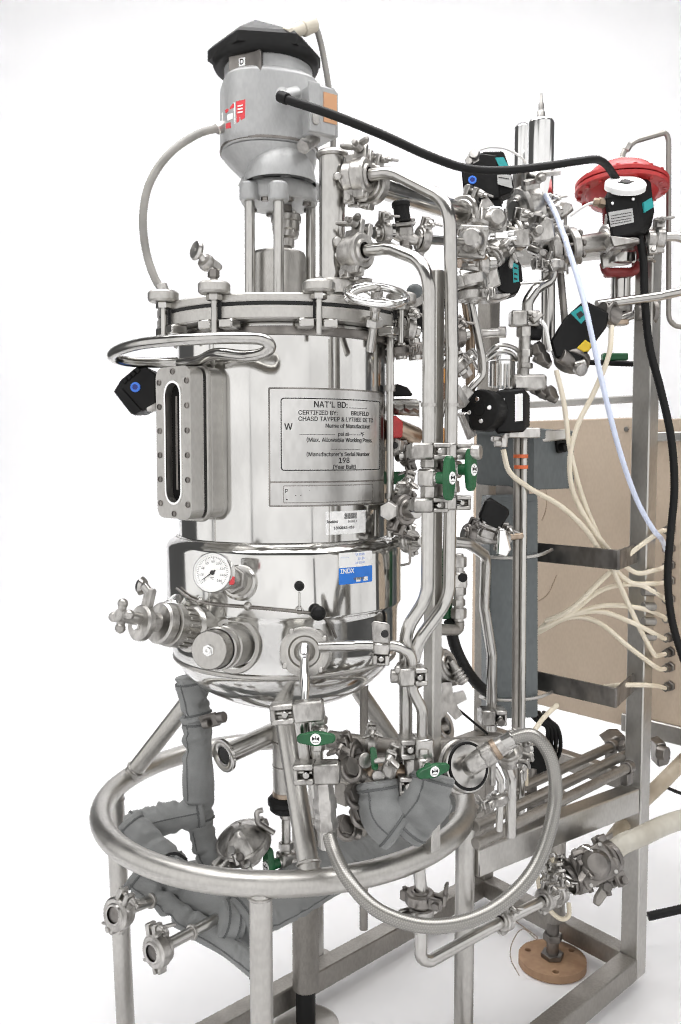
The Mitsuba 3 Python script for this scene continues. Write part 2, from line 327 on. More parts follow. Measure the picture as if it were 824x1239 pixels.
ves = Thing('reactor_vessel', 'tall polished stainless steel reactor vessel with flanged lid, sight glass and data plate', 'vessel')
zf_lo, zf_seam, zf_hi = U(345, 385, AY-RF)[2], U(345, 365.5, AY-RF)[2], U(345, 353, AY-RF)[2]
zj = zsil(647); zjb = zsil(722)
ves.add('body', lathe([(RB-.006, zf_lo+.001), (RB, zf_lo-.002), (RB, zj-.014), (RB-.004, zj-.015)], A0, n=96), 'polished_steel')
ves.add('band', lathe([(RB, zf_lo-.008), (RB+.007, zf_lo-.008), (RB+.008, zf_lo-.010), (RB+.008, zf_lo-.022), (RB+.007, zf_lo-.024), (RB, zf_lo-.025)], A0, n=96), 'dark_steel')
prof = [(RB+.001, zj+.004), (RB+.006, zj+.002), (RJ-.006, zj-.008), (RJ-.001, zj-.017), (RJ, zj-.024), (RJ, zjb), (RJ-.003, zjb-.006)]
jk = ves.add('jacket', lathe(prof, A0, n=96), 'polished_steel')
ves.add('weld_bead', torus(A0+[0, 0, zj-.001], (0, 0, 1), RB+.004, .004, 96, 8), 'satin_steel', jk)
zd = zjb-.006; dp = .19
dish = [(RJ-.003, zd), (RJ-.007, zd-.012), (RJ-.008, zd-.078)]
for t in np.linspace(0, math.pi/2, 18)[1:]: dish.append(((RJ-.008)*math.cos(t), zd-.078-dp*.78*math.sin(t)))
db = ves.add('bottom', lathe(dish, A0, n=96), 'polished_steel')
zlip = zd-.072
ves.add('weld_rim', torus(A0+[0, 0, zd-.112], (0, 0, 1), RJ-.016, .006, 96, 10), 'satin_steel', db)
zbot = zd-.078-dp*.78
# flange, gasket, lid
ves.add('flange', lathe([(RB-.004, zf_lo), (RF-.003, zf_lo), (RF, zf_lo+.003), (RF, zf_seam-.005), (RF-.003, zf_seam-.003), (RB-.004, zf_seam-.003)], A0, n=96), 'satin_steel')
ves.add('gasket', lathe([(RF-.02, zf_seam-.004), (RF-.004, zf_seam-.003), (RF-.004, zf_seam+.004), (RF-.02, zf_seam+.004)], A0, n=96), 'dark_gap')
ld = ves.add('lid', lathe([(RF-.03, zf_seam+.003), (RF-.002, zf_seam+.003), (RF, zf_seam+.006), (RF, zf_hi-.003), (RF-.003, zf_hi), (.12, zf_hi+.012), (0, zf_hi+.016)], A0, n=96), 'satin_steel')
for i, deg in enumerate((216, 246, 287, 330, 10, 52, 96, 140)):
    th = RC(deg); o = on_cyl(th, RF+.012, 0); d = out_dir(th); t = np.array([-d[1], d[0], 0]); Rr = np.stack([d, t, [0, 0, 1]], 1)
    ms = [cyl(o+[0, 0, zf_lo-.03], o+[0, 0, zf_hi+.018], .006, 12), hexnut(o+[0, 0, zf_hi-.014], (0, 0, 1), .015, .012)]
    for s in (-1, 1): ms.append(put(rbox((.034, .030, .018), bev=.003), Rr, on_cyl(th, RF-.004, zf_lo-.008)+t*s*.0225))
    b = ves.add('swing_bolt', cat(ms), 'tube_steel')
    ves.add('knob', lathe([(0, 0), (.026, 0), (.030, .004), (.030, .017), (.026, .021), (.008, .022), (.007, .028), (0, .028)], o+[0, 0, zf_hi-.002], n=26), 'satin_steel', b)
    ves.add('slot', put(rbox((.010, .016, zf_hi-zf_lo-.004), bev=.001), Rr, on_cyl(th, RF-.004, (zf_lo+zf_hi)/2)), 'dark_gap', b)
# data plates
pa, ta0 = cyl_hit(326, 470, RB); pb, ta1 = cyl_hit(463, 470, RB)
def zc(px, py, r=RB): return cyl_hit(px, py, r)[0][2]
zt, zb2, zb3 = zc(335, 470), zc(335, 583), zc(335, 612)
fr = ves.add('plate_frame', patch(ta0, ta1, zb2, zt, RB, .0022, 26, .003), 'plate_steel')
pi0, pi1 = cyl_hit(337, 470, RB)[1], cyl_hit(459, 470, RB)[1]
np_ = ves.add('name_plate', patch(pi0, pi1, zc(335, 571), zc(335, 480), RB+.0022, .0014, 26, .006), 'plate_steel', label='engraved metal data plate with black lettering')
# outline groove of the plate
w_ = (pi1-pi0)*RB; h_ = zc(335, 480)-zc(335, 571)
gro = Polygon(rrect(w_-.004, h_-.004, .006)).difference(Polygon(rrect(w_-.008, h_-.008, .005)))
def bent(poly_or_mesh, th, z, r, t=.0004):
    m = trimesh.creation.extrude_polygon(poly_or_mesh, t) if isinstance(poly_or_mesh, Polygon) else poly_or_mesh
    m = trimesh.Trimesh(*trimesh.remesh.subdivide_to_size(m.vertices, m.faces, .008), process=False)
    return bend(m, th, z, r)
zpm = (zc(335, 480)+zc(335, 571))/2; thm = (pi0+pi1)/2
ves.add('border', bent(gro, thm, zpm, RB+.0036), 'black_ink', np_, smooth=False)
def ctext(s, px, py, h, bold=False, mat='black_ink', r=RB+.0036, par=None, anchor='l'):
    p, th = cyl_hit(px, py, r); m = meshkit.text_mesh(s, h, .0005, bold)
    dx = -m.bounds[0][0] if anchor == 'l' else -(m.bounds[0][0]+m.bounds[1][0])/2
    m.apply_translation([dx, -h/2, 0]); return bend(m, th, p[2], r)
L = [("NAT'L BD:", 380, 489, .0098, True), ("CERTIFIED BY:", 361, 499, .0072, True), ("BRUFELD", 425, 500, .0072, True), ("CHASD TAYPEP & LYTREE DE TO", 361, 506.5, .0072, True),
     ("W", 344, 516, .0105, True), ("Name of Manufacturer", 394, 515, .0068, False), ("psi at           \u00b0F", 409, 525, .0066, False), ("(Max. Allowable Working Press.", 371, 532, .0068, False),
     ("(Manufacturer's Serial Number", 371, 549.5, .0066, False), ("198", 410, 557, .0090, False), ("(Year Built)", 403, 565, .0068, False)]
tx = [ctext(s, x, y, h*1.12, True) for s, x, y, h, b in L]
for x0, x1, y in ((362, 406, 525.5), (400, 436, 543.5), (421, 437, 526), (422, 444, 493.5)):
    a, b = cyl_hit(x0, y, RB+.0036), cyl_hit(x1, y, RB+.0036)
    tx.append(bent(Polygon([(-.5*(b[1]-a[1])*RB, -.0005), (.5*(b[1]-a[1])*RB, -.0005), (.5*(b[1]-a[1])*RB, .0005), (-.5*(b[1]-a[1])*RB, .0005)]), (a[1]+b[1])/2, a[0][2], RB+.0036))
ves.add('lettering', cat(tx), 'black_ink', np_, smooth=False)
ves.add('plate_frame', patch(ta0, ta1, zb3, zb2-.001, RB, .0022, 26, .002), 'plate_steel')
q0, q1 = cyl_hit(341, 590, RB)[1], cyl_hit(450, 590, RB)[1]
sp = ves.add('small_plate', patch(q0, q1, zc(335, 609), zc(335, 587), RB+.0022, .0016, 22, .003), 'plate_steel', label='narrow worn metal plate under the data plate')
ves.add('mark', cat([ctext('P', 345, 594, .007, True, r=RB+.0038), ctext('\u2022', 346, 604, .006, True, r=RB+.0038), ctext('.  .', 357, 597, .009, True, r=RB+.0038), ctext('.', 374, 592, .006, r=RB+.0038)]), 'black_ink', sp, smooth=False)
for za_, zb_ in ((zb2, zt), (zb3, zb2-.001)):
    wf = (ta1-ta0)*RB+.004; hf = zb_-za_+.004
    ves.add('plate_edge', bent(Polygon(rrect(wf, hf, .003)).difference(Polygon(rrect(wf-.006, hf-.006, .002))), (ta0+ta1)/2, (za_+zb_)/2, RB, .0030), 'dark_steel', smooth=False)
ws = (q1-q0)*RB; hs_ = zc(335, 587)-zc(335, 609)
ves.add('border', bent(Polygon(rrect(ws-.001, hs_-.001, .003)).difference(Polygon(rrect(ws-.004, hs_-.004, .002))), (q0+q1)/2, (zc(335, 587)+zc(335, 609))/2, RB+.0038), 'dark_steel', sp, smooth=False)
# paper labels
s0, s1 = cyl_hit(394, 630, RB)[1], cyl_hit(442, 630, RB)[1]
st = ves.add('white_sticker', patch(s0, s1, zc(400, 647), zc(400, 619), RB, .0006, 14, .001), 'white_label', label='white paper sticker with a barcode')
bars = []
x = 0; random.seed(8)
while x < .030:
    w = random.choice((.0005, .0009, .0014)); bars.append(Polygon([(x, 0), (x+w, 0), (x+w, .011), (x, .011)])); x += w+random.choice((.0005, .0009))
pb_, tb_ = cyl_hit(416.5, 628, RB+.0006)
bm = [bend(trimesh.creation.extrude_polygon(b, .0002), tb_, pb_[2], RB+.0007) for b in bars]
bm += [ctext('Reaktor', 395.5, 631.5, .0050, True, r=RB+.0007), ctext('1000842-010', 404, 639, .0050, True, r=RB+.0007), ctext('25 031 4', 421, 631, .004, r=RB+.0007)]
ves.add('print', cat(bm), 'black_ink', st, smooth=False)
b0, b1 = cyl_hit(410, 690, RJ)[1], cyl_hit(450, 690, RJ)[1]; zA, zB, zC = zc(430, 668, RJ), zc(430, 686, RJ), zc(430, 706, RJ)
s2 = ves.add('blue_sticker', patch(b0, b1, zC, zB, RJ, .0007, 12, .002), 'blue_label', label='blue and white maker sticker on the jacket')
ves.add('white_field', patch(b0, b1, zB+.0003, zA, RJ, .0006, 12, .002), 'white_label', s2)
ves.add('logo', cat([ctext('INDX', 412, 691.5, .0088, True, r=RJ+.0007), bend(put(trimesh.creation.box((.030, .008, .0004)), np.eye(3), (.0, 0, .0002)), cyl_hit(440, 700, RJ)[1]-.02, zc(438, 700.5, RJ), RJ+.0007)]), 'white_label', s2, smooth=False)
ves.add('print', cat([ctext('CERVICE', 428, 700.5, .0045, True, r=RJ+.0012), ]), 'grey_ink', s2, smooth=False)
ves.add('print', cat([ctext('19 20 21', 430, 671, .0040, True, r=RJ+.0007), ctext('22  23', 433, 676, .0040, True, r=RJ+.0007), ctext('24 25 26', 430, 681, .0040, r=RJ+.0007), ctext('\u2014\u2014\u2014', 413, 675, .004, r=RJ+.0007)]), 'pale_blue_ink', s2, smooth=False)
# vertical weld seam of the body and jacket
for r_, za_, zb_, th_ in ((RB, zf_lo-.03, zj, 296), (RB, zf_lo-.03, zj, 236.5), (RJ, zj-.03, zjb, 238)):
    ves.add('weld_seam', cyl(on_cyl(RC(th_), r_-.0012, zb_), on_cyl(RC(th_), r_-.0012, za_), .0022, 8), 'satin_steel')
# sight glass
th = RC(228); d = out_dir(th); t = np.array([-d[1], d[0], 0]); Rs = np.stack([t, [0, 0, 1], d], 1)
zs1, zs0 = U(208, 443, 1.682)[2], U(208, 628, 1.682)[2]; sc_ = on_cyl(th, RB, (zs0+zs1)/2); SH = zs1-zs0
sg = ves.add('sight_glass', prism(rrect(.108, SH, .022), .034, Rs, sc_-d*.012, .003), 'satin_steel')
slot = Polygon(rrect(.106, SH-.002, .020)).difference(Polygon(oval(.044, SH-.062)))
ves.add('back_plate', prism(rrect(.112, SH+.012, .026), .012, Rs, sc_+d*.022, .003), 'satin_steel', sg)
ves.add('spacer', prism(rrect(.102, SH-.01, .02), .006, Rs, sc_+d*.0335, .002), 'dark_gap', sg)
fb = trimesh.creation.extrude_polygon(slot, .030)
ves.add('front_plate', put(fb, Rs, sc_+d*.040), 'satin_steel', sg)
bv = Polygon(oval(.052, SH-.054)).difference(Polygon(oval(.0435, SH-.0625)))
ves.add('window_rim', put(trimesh.creation.extrude_polygon(bv, .0022), Rs, sc_+d*.0698), 'bright_steel', sg)
ves.add('window', prism(oval(.0438, SH-.0622), .004, Rs, sc_+d*.052, .001), 'dark_glass', sg)
ves.add('reflector', put(rbox((.006, SH*.62, .003)), Rs, sc_+d*.0555-t*.008), 'dark_steel', sg)
for i in range(14):
    xs = [(-.042, y) for y in np.linspace(-.40, .40, 6)]+[(.042, y) for y in np.linspace(-.40, .40, 6)]+[(0, .465), (0, -.465)]
    x, y = xs[i]; o = sc_+d*.069+t*x+np.array([0, 0, y*SH])
    ves.add('bolt', lathe([(.0062, 0), (.0058, .003), (.0046, .004), (.0042, .002), (0, .0015)], o, d, 12), 'dark_steel', sg)
# grab rail
rp = [U(218, 440, 1.74), U(240, 437, 1.69), U(262, 428, 1.62), U(300, 431, 1.56), U(320, 427, 1.54), U(327, 420, 1.535), U(321, 412, 1.53), U(290, 409, 1.53), U(225, 411, 1.56), U(170, 416, 1.64), U(141, 425, 1.72), U(137, 432, 1.78), U(152, 437, 1.82), U(190, 439, 1.86), U(222, 438, 1.86)]
ves.add('grab_rail', cat(sweep(spline(rp, 8), .0105, 16), cyl(U(255, 426, 1.63), U(258, 440, 1.69), .005)), 'tube_steel')
# ports on the lower jacket
def port(px, py, r, face_px, face_py, Yf, rad, prof):
    p, _ = cyl_hit(px, py, r); q = U(face_px, face_py, Yf); a = nrm(q-p); Ln = np.linalg.norm(q-p)
    return p, q, a, Ln
# capped port in the middle
p, q, a, Ln = port(290, 783, RJ-.01, 252, 787, 1.555, .03, None); a = nrm(a+np.array([0, -.25, 0])); p = q-a*.125
k = ves.add('capped_port', lathe([(.040, -.03), (.040, .062), (.037, .064), (.037, .074), (.040, .076), (.040, .090), (.037, .092)], p, a, 40), 'satin_steel')
ves.add('cap', lathe([(.037, .090), (.035, .093), (.035, .120), (.033, .123), (.0, .123)], p, a, 40), 'satin_steel', k)
ves.add('centre_nut', cat(hexnut(p+a*.122, a, .011, .006), lathe([(.007, .127), (.006, .131), (.003, .131), (.002, .128), (0, .128)], p, a, 12)), 'bright_steel', k)
ves.add('ring', lathe([(.047, .004), (.053, .004), (.055, .008), (.053, .012), (.045, .013)], p, a, 40), 'satin_steel', k)
# hygienic port at the right of the front
p, _ = cyl_hit(372, 788, RJ-.012); q = U(366, 789, 1.57); a = nrm(q-p)
k = ves.add('spray_port', lathe([(.048, -.03), (.048, .006), (.042, .012), (.042, .05), (.046, .054), (.046, .062), (.038, .066), (.030, .066), (.027, .060), (.02, .060), (.018, .068), (.012, .074), (0, .074)], p, a, 40), 'satin_steel')
n0 = p+a*.068
ves.add('spray_lance', cat(lathe([(.0, -.004), (.010, -.004), (.012, .0), (.012, .02), (.009, .024), (.0075, .03), (.009, .058), (.0095, .075), (.007, .10), (.0045, .125), (0, .126)], n0+[0, 0, .008], U(369, 846, 1.53)-n0, 16)), 'bright_steel', k)
for u in (.6, 2.2, 3.9, 5.3): ves.add('locking_tab', put(rbox((.012, .01, .014), bev=.003), basis(a), p+a*.058+basis(a)@np.array([.044*math.cos(u), .044*math.sin(u), 0])), 'cast_steel', k)
# black knob, small plug and the thin cable round the jacket
pk, _ = cyl_hit(385, 742, RJ+.012); ves.add('knob', ball(pk, .0145), 'black_rubber')
cp = [cyl_hit(x, y, RJ+.005)[0] for x, y in ((214, 712), (230, 724), (255, 731), (300, 735), (345, 739), (372, 742), (388, 745), (400, 757), (407, 772))]
ves.add('cable', hose(cp, .0026, 8), 'dark_steel')
for x, y in ((243, 728), (300, 733.5)): ves.add('clip', ball(cyl_hit(x, y, RJ)[0], .0085), 'satin_steel')
pg, thg = cyl_hit(362, 709, RJ); ves.add('plug', cat(lathe([(0, 0), (.009, 0), (.0095, .004), (.006, .010), (0, .011)], pg, out_dir(thg), 18)), 'black_rubber')
ves.add('hanger', cat(cyl(pg+[0, 0, -.012]+out_dir(thg)*.003, pg+[0, 0, -.04]+out_dir(thg)*.003, .0018, 8), torus(pg+[0, 0, -.046]+out_dir(thg)*.004, out_dir(thg), .006, .0018, 18, 8)), 'tube_steel')
# outlet under the dish, with its sheath
zo1, zo0 = U(343, 872, AY)[2], U(343, 962, AY)[2]
ol = ves.add('outlet_pipe', lathe([(.034, zbot-.012+.03), (.034, zo1), (.029, zo1-.004), (.029, zo0+.03), (.027, zo0)], A0, n=36), 'satin_steel')
for zz in (zo1-.045, zo1-.10): ves.add('joint', lathe([(.0285, zz), (.0298, zz+.001), (.0298, zz+.003), (.0285, zz+.004)], A0, n=36), 'dark_steel', ol)
ves.add('collar', lathe([(.02, zo0+.012), (.029, zo0+.010), (.030, zo0-.004), (.02, zo0-.006)], A0, n=36), 'bronze_steel', ol)
ves.add('rubber_ring', lathe([(.02, zo0+.002), (.033, zo0), (.040, zo0-.008), (.040, zo0-.018), (.036, zo0-.022), (.036, zo0-.030), (.030, zo0-.036), (.01, zo0-.036)], A0, n=40), 'black_rubber', ol)
ves.add('stub', lathe([(.014, zo0-.03), (.014, zo0-.05), (.009, zo0-.054), (.009, zo0-.10), (0, zo0-.10)], A0, n=24), 'cast_steel', ol)
# small branch with an open ferrule under the dish
fa, fb_ = U(271, 914, 1.82), U(336, 884, 1.93)
ax_ = nrm(fa-fb_); Lf = np.linalg.norm(fa-fb_)
ves.add('open_branch', lathe([(.022, 0), (.022, Lf-.010), (.033, Lf-.006), (.036, Lf-.003), (.036, Lf+.003), (.030, Lf+.004), (.019, Lf+.001), (.017, Lf-.05)], fb_, ax_, 30), 'tube_steel')
ves.add('bore', lathe([(.0195, 0), (.019, .001), (0, .001)], fa+ax_*(-.004), ax_, 24), 'dark_gap')
# struts from the dish down to the ring frame are part of the frame

# -------------------------------------------------- pressure gauge
g = Thing('dial_gauge', 'round white faced dial gauge on a short nut and stem on the jacket', 'gauge')
th = RC(254); pb0 = on_cyl(th, RJ-.004, zsil(686)); fc = U(258, 693, 1.545); a = nrm(fc-pb0); a2 = nrm(a+np.array([.0, -.5, .0])); L0 = np.linalg.norm(fc-pb0)
g.add('socket', lathe([(0, -.01), (.034, -.01), (.034, .012), (.030, .016), (.024, .016), (.024, .026), (0, .028)], pb0, a, 32), 'tube_steel')
g.add('nut', cat(hexnut(pb0+a*.026, a, .026, .020), lathe([(0, .045), (.019, .045), (.019, L0-.02), (0, L0-.01)], pb0, a, 24)), 'cast_steel')
R_ = basis(a2, (0, 0, 1)); Rx = np.stack([np.cross((0, 0, 1), a2)/np.linalg.norm(np.cross((0, 0, 1), a2)), [0, 0, 0], a2], 1); Rx[:, 1] = np.cross(a2, Rx[:, 0])
cs = g.add('case', lathe([(0, -.026), (.026, -.026), (.034, -.020), (.0355, -.012), (.0355, .006), (.034, .008), (.0315, .008), (.031, .003), (0, .003)], fc, a2, 44), 'bright_steel')
g.add('dial', lathe([(.0312, .0), (.0312, .0042), (0, .0042)], fc, a2, 40), 'white_enamel', cs)
tk = []
for i in range(41):
    an = RC(225-270*i/40); Ld = .005 if i % 5 == 0 else .0028
    R2 = Rx@np.array([[math.cos(an), -math.sin(an), 0], [math.sin(an), math.cos(an), 0], [0, 0, 1]]); tk.append(put(rbox((Ld, .0007, .0003)), R2, fc+a2*.0044+R2[:, 0]*(.0285-Ld/2)))
for i in range(0, 9, 1):
    an = RC(225-270*i/8); v = Rx@np.array([math.cos(an), math.sin(an), 0]); tk.append(text(str(i*20), .0038, Rx, fc+a2*.0043+v*.0195))
tk.append(text('\u00b0C', .0045, Rx, fc+a2*.0043-Rx[:, 1]*.010))
g.add('scale', cat(tk), 'black_ink', cs, smooth=False)
an = RC(217); R2 = Rx@np.array([[math.cos(an), -math.sin(an), 0], [math.sin(an), math.cos(an), 0], [0, 0, 1]])
g.add('needle', cat(prism([(-.007, -.0013), (.024, -.0004), (.024, .0004), (-.007, .0013)], .0008, R2, fc+a2*.0055, .0002), lathe([(0, 0), (.0042, 0), (.0038, .002), (0, .0024)], fc+a2*.0045, a2, 16)), 'black_ink', cs)
g.add('red_tag', put(rbox((.010, .016, .012), bev=.002), Rx, fc+Rx[:, 0]*.031-Rx[:, 1]*.012-a2*.008), 'red_ink', cs)

# -------------------------------------------------- sampling valve on the left
g = Thing('sampling_valve', 'stainless sampling valve with two cross handles sticking out at lower left of the vessel', 'valve')
p0 = U(238, 762, 1.69); p1 = U(146, 745, 1.56); a = nrm(p1-p0); Lz = np.linalg.norm(p1-p0)
up = nrm(np.array([0, 0, 1.0])-a*a[2])
g.add('port', lathe([(.045, -.05), (.045, .015), (.041, .02), (.037, .022), (.037, .05), (.041, .054), (.041, .068), (.036, .071), (.0, .071)], p0, a, 36), 'satin_steel')
for i in range(18):
    u = i*2*math.pi/18; B = basis(a)
    g.add('rib', put(rbox((.004, .006, .022), bev=.001), np.stack([B@[math.cos(u), math.sin(u), 0], B@[-math.sin(u), math.cos(u), 0], a], 1), p0+a*.036+B@np.array([.038*math.cos(u), .038*math.sin(u), 0])), 'satin_steel')
g.add('flange', lathe([(0, .072), (.035, .072), (.039, .076), (.039, .092), (.035, .096), (.018, .098), (.014, .12), (0, .12)], p0, a, 36), 'cast_steel')
g.add('spindle', lathe([(0, .10), (.012, .10), (.012, Lz+.004), (.009, Lz+.006), (0, Lz+.006)], p0, a, 18), 'tube_steel')
def cross_handle(o, ax, r, n, tilt=0., hub=.016, th=.010):
    B = basis(ax, up); ms = [lathe([(0, -th), (hub, -th), (hub+.001, 0), (hub, th), (0, th)], o, ax, 20)]
    for i in range(n):
        u = tilt+i*2*math.pi/n; v = B@np.array([math.cos(u), math.sin(u), 0]); ms += [cyl(o, o+v*r, .0075, 12), ball(o+v*r, .0095)]
    return cat(ms)
g.add('handle', cross_handle(p0+a*(Lz-.002), a, .022, 4, .2, .012, .008), 'cast_steel')
mid = p0+a*.128
g.add('bonnet', cat(lathe([(0, -.006), (.029, -.006), (.033, -.002), (.033, .008), (.029, .012), (0, .012)], mid-up*.006, a, 30), put(rbox((.022, .05, .016), bev=.006), np.stack([np.cross(up, a), up, a], 1), mid+up*.034)), 'cast_steel')
g.add('lever', cat(cyl(mid+up*.05, mid+up*.062+a*.01-np.cross(up, a)*.012, .008), lathe([(0, 0), (.014, 0), (.018, .006), (.012, .013), (0, .014)], mid+up*.060-np.cross(up, a)*.02, nrm(-np.cross(up, a)+a*.5), 20)), 'tube_steel')
g.add('screw', hexnut(mid-up*.012+a*.012, a, .009, .006), 'bright_steel')
g.add('union', cat(cyl(U(205, 740, 1.70), U(216, 728, 1.74), .018), torus(U(208, 737, 1.705), nrm(U(216, 728, 1.74)-U(205, 740, 1.70)), .017, .004, 24, 8)), 'bright_steel')

# ================================================================== AGITATOR MOTOR
def Um(px, py): return U(px, py, AY-.0)
g = Thing('agitator_motor', 'grey electric stirrer motor with black hexagonal rain hood above the vessel', 'motor')
mc = Um(325, 100); MX = np.array([mc[0], AY, 0]); zz = lambda y: Um(325, y)[2]
rm = S(58, AY)
def sup(r, n=72, e=3.4, rot=.25):
    a = np.linspace(0, 2*np.pi, n, endpoint=False); 
    q = (np.abs(np.cos(a))**e+np.abs(np.sin(a))**e)**(-1/e); return np.stack([q*r*np.cos(a+rot), q*r*np.sin(a+rot)], 1)
def loft(secs, cx, cy):
    V = []; n = len(secs[0][0]); F = []; i = np.arange(n); j = (i+1) % n
    for s, z in secs: V.append(np.column_stack([s+np.array([cx, cy]), np.full(n, z)]))
    for k in range(len(secs)-1): F += [np.stack([k*n+i, k*n+j, (k+1)*n+j], 1), np.stack([k*n+i, (k+1)*n+j, (k+1)*n+i], 1)]
    V = np.vstack(V); F = np.vstack(F); c0 = len(V); V = np.vstack([V, [[cx, cy, secs[0][1]], [cx, cy, secs[-1][1]]]]); m = len(secs)-1
    F = np.vstack([F, np.stack([j, i, np.full(n, c0)], 1), np.stack([m*n+i, m*n+j, np.full(n, c0+1)], 1)])
    return trimesh.Trimesh(V, F, process=False)
g.add('housing', loft([(sup(rm*.93, e=2.2), zz(190)), (sup(rm*.97, e=2.6), zz(186)), (sup(rm*.965), zz(180)), (sup(rm*.955), zz(110)), (sup(rm*.93, e=2.8), zz(105)), (sup(rm*.88, e=2.2), zz(101)), (sup(rm*.86, e=2.0), zz(98))], MX[0], AY), 'motor_paint')
g.add('seam', loft([(sup(rm*.985, e=2.4), zz(187)), (sup(rm*.99, e=2.4), zz(185.5)), (sup(rm*.985, e=2.4), zz(184))], MX[0], AY), 'dark_steel')
bx = Um(338, 220)[0]
secs = []
for t in np.linspace(0, 1, 9):
    r = rm*.95*(1-t)+S(44, AY)*t; s = math.sin(t*math.pi/2)
    secs.append((sup(rm*.96-(rm*.96-S(35, AY))*(t**1.25), e=2.2)+np.array([(bx-MX[0])*t, 0]), zz(190+34*t)))
g.add('bell', loft(secs[::-1], MX[0], AY), 'motor_paint')
g.add('gear_dome', lathe([(S(42, AY), zz(230)), (S(41, AY), zz(222)), (S(38, AY), zz(208)), (S(32, AY), zz(196)), (S(22, AY), zz(188)), (0, zz(184))], (bx+.004, AY-.035, 0), n=44), 'motor_paint')
# pads on the bell
for deg in (235, 285, 330, 190):
    v = out_dir(RC(deg)); o = np.array([bx, AY, zz(217)])+v*S(40, AY)
    g.add('rib', hull(np.vstack([o+[0, 0, .035]-v*.01, o+v*.016+[0, 0, -.018], o+np.array([-v[1], v[0], 0])*.012+[0, 0, -.018], o-np.array([-v[1], v[0], 0])*.012+[0, 0, -.018], o-v*.03+[0, 0, -.018], o-v*.03+[0, 0, .02]])), 'motor_paint')
fl = g.add('flange', lathe([(0, zz(249)), (S(43, AY), zz(249)), (S(45, AY), zz(246)), (S(45, AY), zz(231)), (S(43, AY), zz(228)), (0, zz(228))], (bx, AY, 0), n=48), 'motor_paint')
for i in range(8):
    v = out_dir(RC(22+45*i)); g.add('bolt', cat(hexnut(np.array([bx, AY, zz(253)])+v*S(36, AY), (0, 0, 1), .009, .008)), 'dark_steel', fl)
for x, y in ((301, 172.5), (355, 182), (272, 190)): 
    pass
for px, yy in ((302, 1.84), (337, 1.80), (376, 1.92), (345, 2.0)):
    q = U(px, 236, yy); g.add('lug', lathe([(0, -.012), (.019, -.012), (.021, -.009), (.021, .018), (.017, .024), (0, .026)], q, n=24), 'motor_paint', fl)
# rain hood: hexagonal skirt, peaked top, round inner rim below
hx = Um(320, 80)[0]; RH = S(66, AY)
hexa = lambda r: np.array([(r*math.cos(RC(60*i+8)), r*math.sin(RC(60*i+8))) for i in range(6)])
def ring(s, z): return np.column_stack([s+np.array([hx, AY]), np.full(len(s), z)])
pk1 = np.array([Um(309, 22)[0], AY+.0, zz(24)])
hood = hull(np.vstack([ring(hexa(RH), zz(78)), ring(hexa(RH), zz(66)), ring(hexa(RH*.92), zz(60)), pk1, pk1+[.085, .01, -.018]]))
hk = g.add('rain_hood', hood, 'black_plastic', smooth=False)
g.add('inner_rim', lathe([(S(48, AY), zz(87)), (S(56, AY), zz(88)), (S(60, AY), zz(86)), (S(62, AY), zz(82)), (S(62, AY), zz(75)), (0, zz(74))], (Um(322, 85)[0], AY, 0), n=48), 'black_plastic', hk)
g.add('collar', lathe([(rm*.87, zz(114)), (rm*.89, zz(113)), (rm*.89, zz(76)), (rm*.8, zz(75))], (MX[0], AY, 0), n=48), 'motor_paint')
# dark panel with white square on the collar
v = out_dir(RC(245)); tt = np.array([-v[1], v[0], 0]); Rp = np.stack([tt, [0, 0, 1], v], 1); o = np.array([MX[0], AY, zz(97)])+v*(rm*.895)
g.add('dark_panel', put(rbox((.075, .055, .010), bev=.002), Rp, o), 'dark_steel'); 
g.add('white_tag', put(rbox((.014, .016, .002), bev=.0004), Rp, o+v*.0055+tt*-.005), 'white_label')
g.add('tag_print', text('D', .010, Rp, o+v*.0066+tt*-.005, bold=True), 'black_ink', smooth=False)
# red and white sticker on the left flank
v = nrm(np.array([-.62, -.80, 0])); tt = np.array([-v[1], v[0], 0]); Rp = np.stack([tt, [0, 0, 1], v], 1)
ps = U(283, 140, 1.80); dd = ps-np.array([MX[0], AY, ps[2]])
def surf(px, py):
    """point on the squarish housing seen at this pixel, by marching the ray"""
    dr_ = nrm(U(px, py, 1)-EYE)
    for tt_ in np.linspace(1.5, 2.3, 1600):
        p = EYE+dr_*tt_; q = p[:2]-np.array([MX[0], AY]); an = math.atan2(q[1], q[0])-.25; rr = (abs(math.cos(an))**3.4+abs(math.sin(an))**3.4)**(-1/3.4)*rm*.96
        if np.linalg.norm(q) < rr: return p
    return EYE+dr_*1.8
A, B, C, D = surf(270, 140), surf(282, 131), surf(286, 126), surf(296, 124)
def quad_on(px_poly, off=.0012):
    P = np.array([surf(x, y) for x, y in px_poly]); n_ = nrm(np.cross(P[1]-P[0], P[-1]-P[0])); n_ = n_ if n_[1] < 0 else -n_
    return hull(np.vstack([P+n_*off, P-n_*.001]))
sk = g.add('sticker', quad_on([(269, 137), (284, 124), (285, 150), (270, 158)]), 'white_label', label='white sticker with red print on the motor', smooth=False)
g.add('red_print', cat(quad_on([(273, 134), (283.5, 125.5), (283.5, 130), (274, 137)], .0018), quad_on([(274, 150), (279, 148), (280, 155), (274, 156)], .0018), quad_on([(285.8, 123), (297, 120.5), (296.5, 143), (286.5, 149)], .0014)), 'red_ink', sk, smooth=False)
g.add('white_print', cat([quad_on([(288, y), (294, y-1.3), (294, y+.2), (288, y+1.5)], .0022) for y in (128, 132, 136)]+[quad_on([(276, 139), (282, 137), (282, 144), (276, 146)], .002)]), 'white_label', sk, smooth=False)
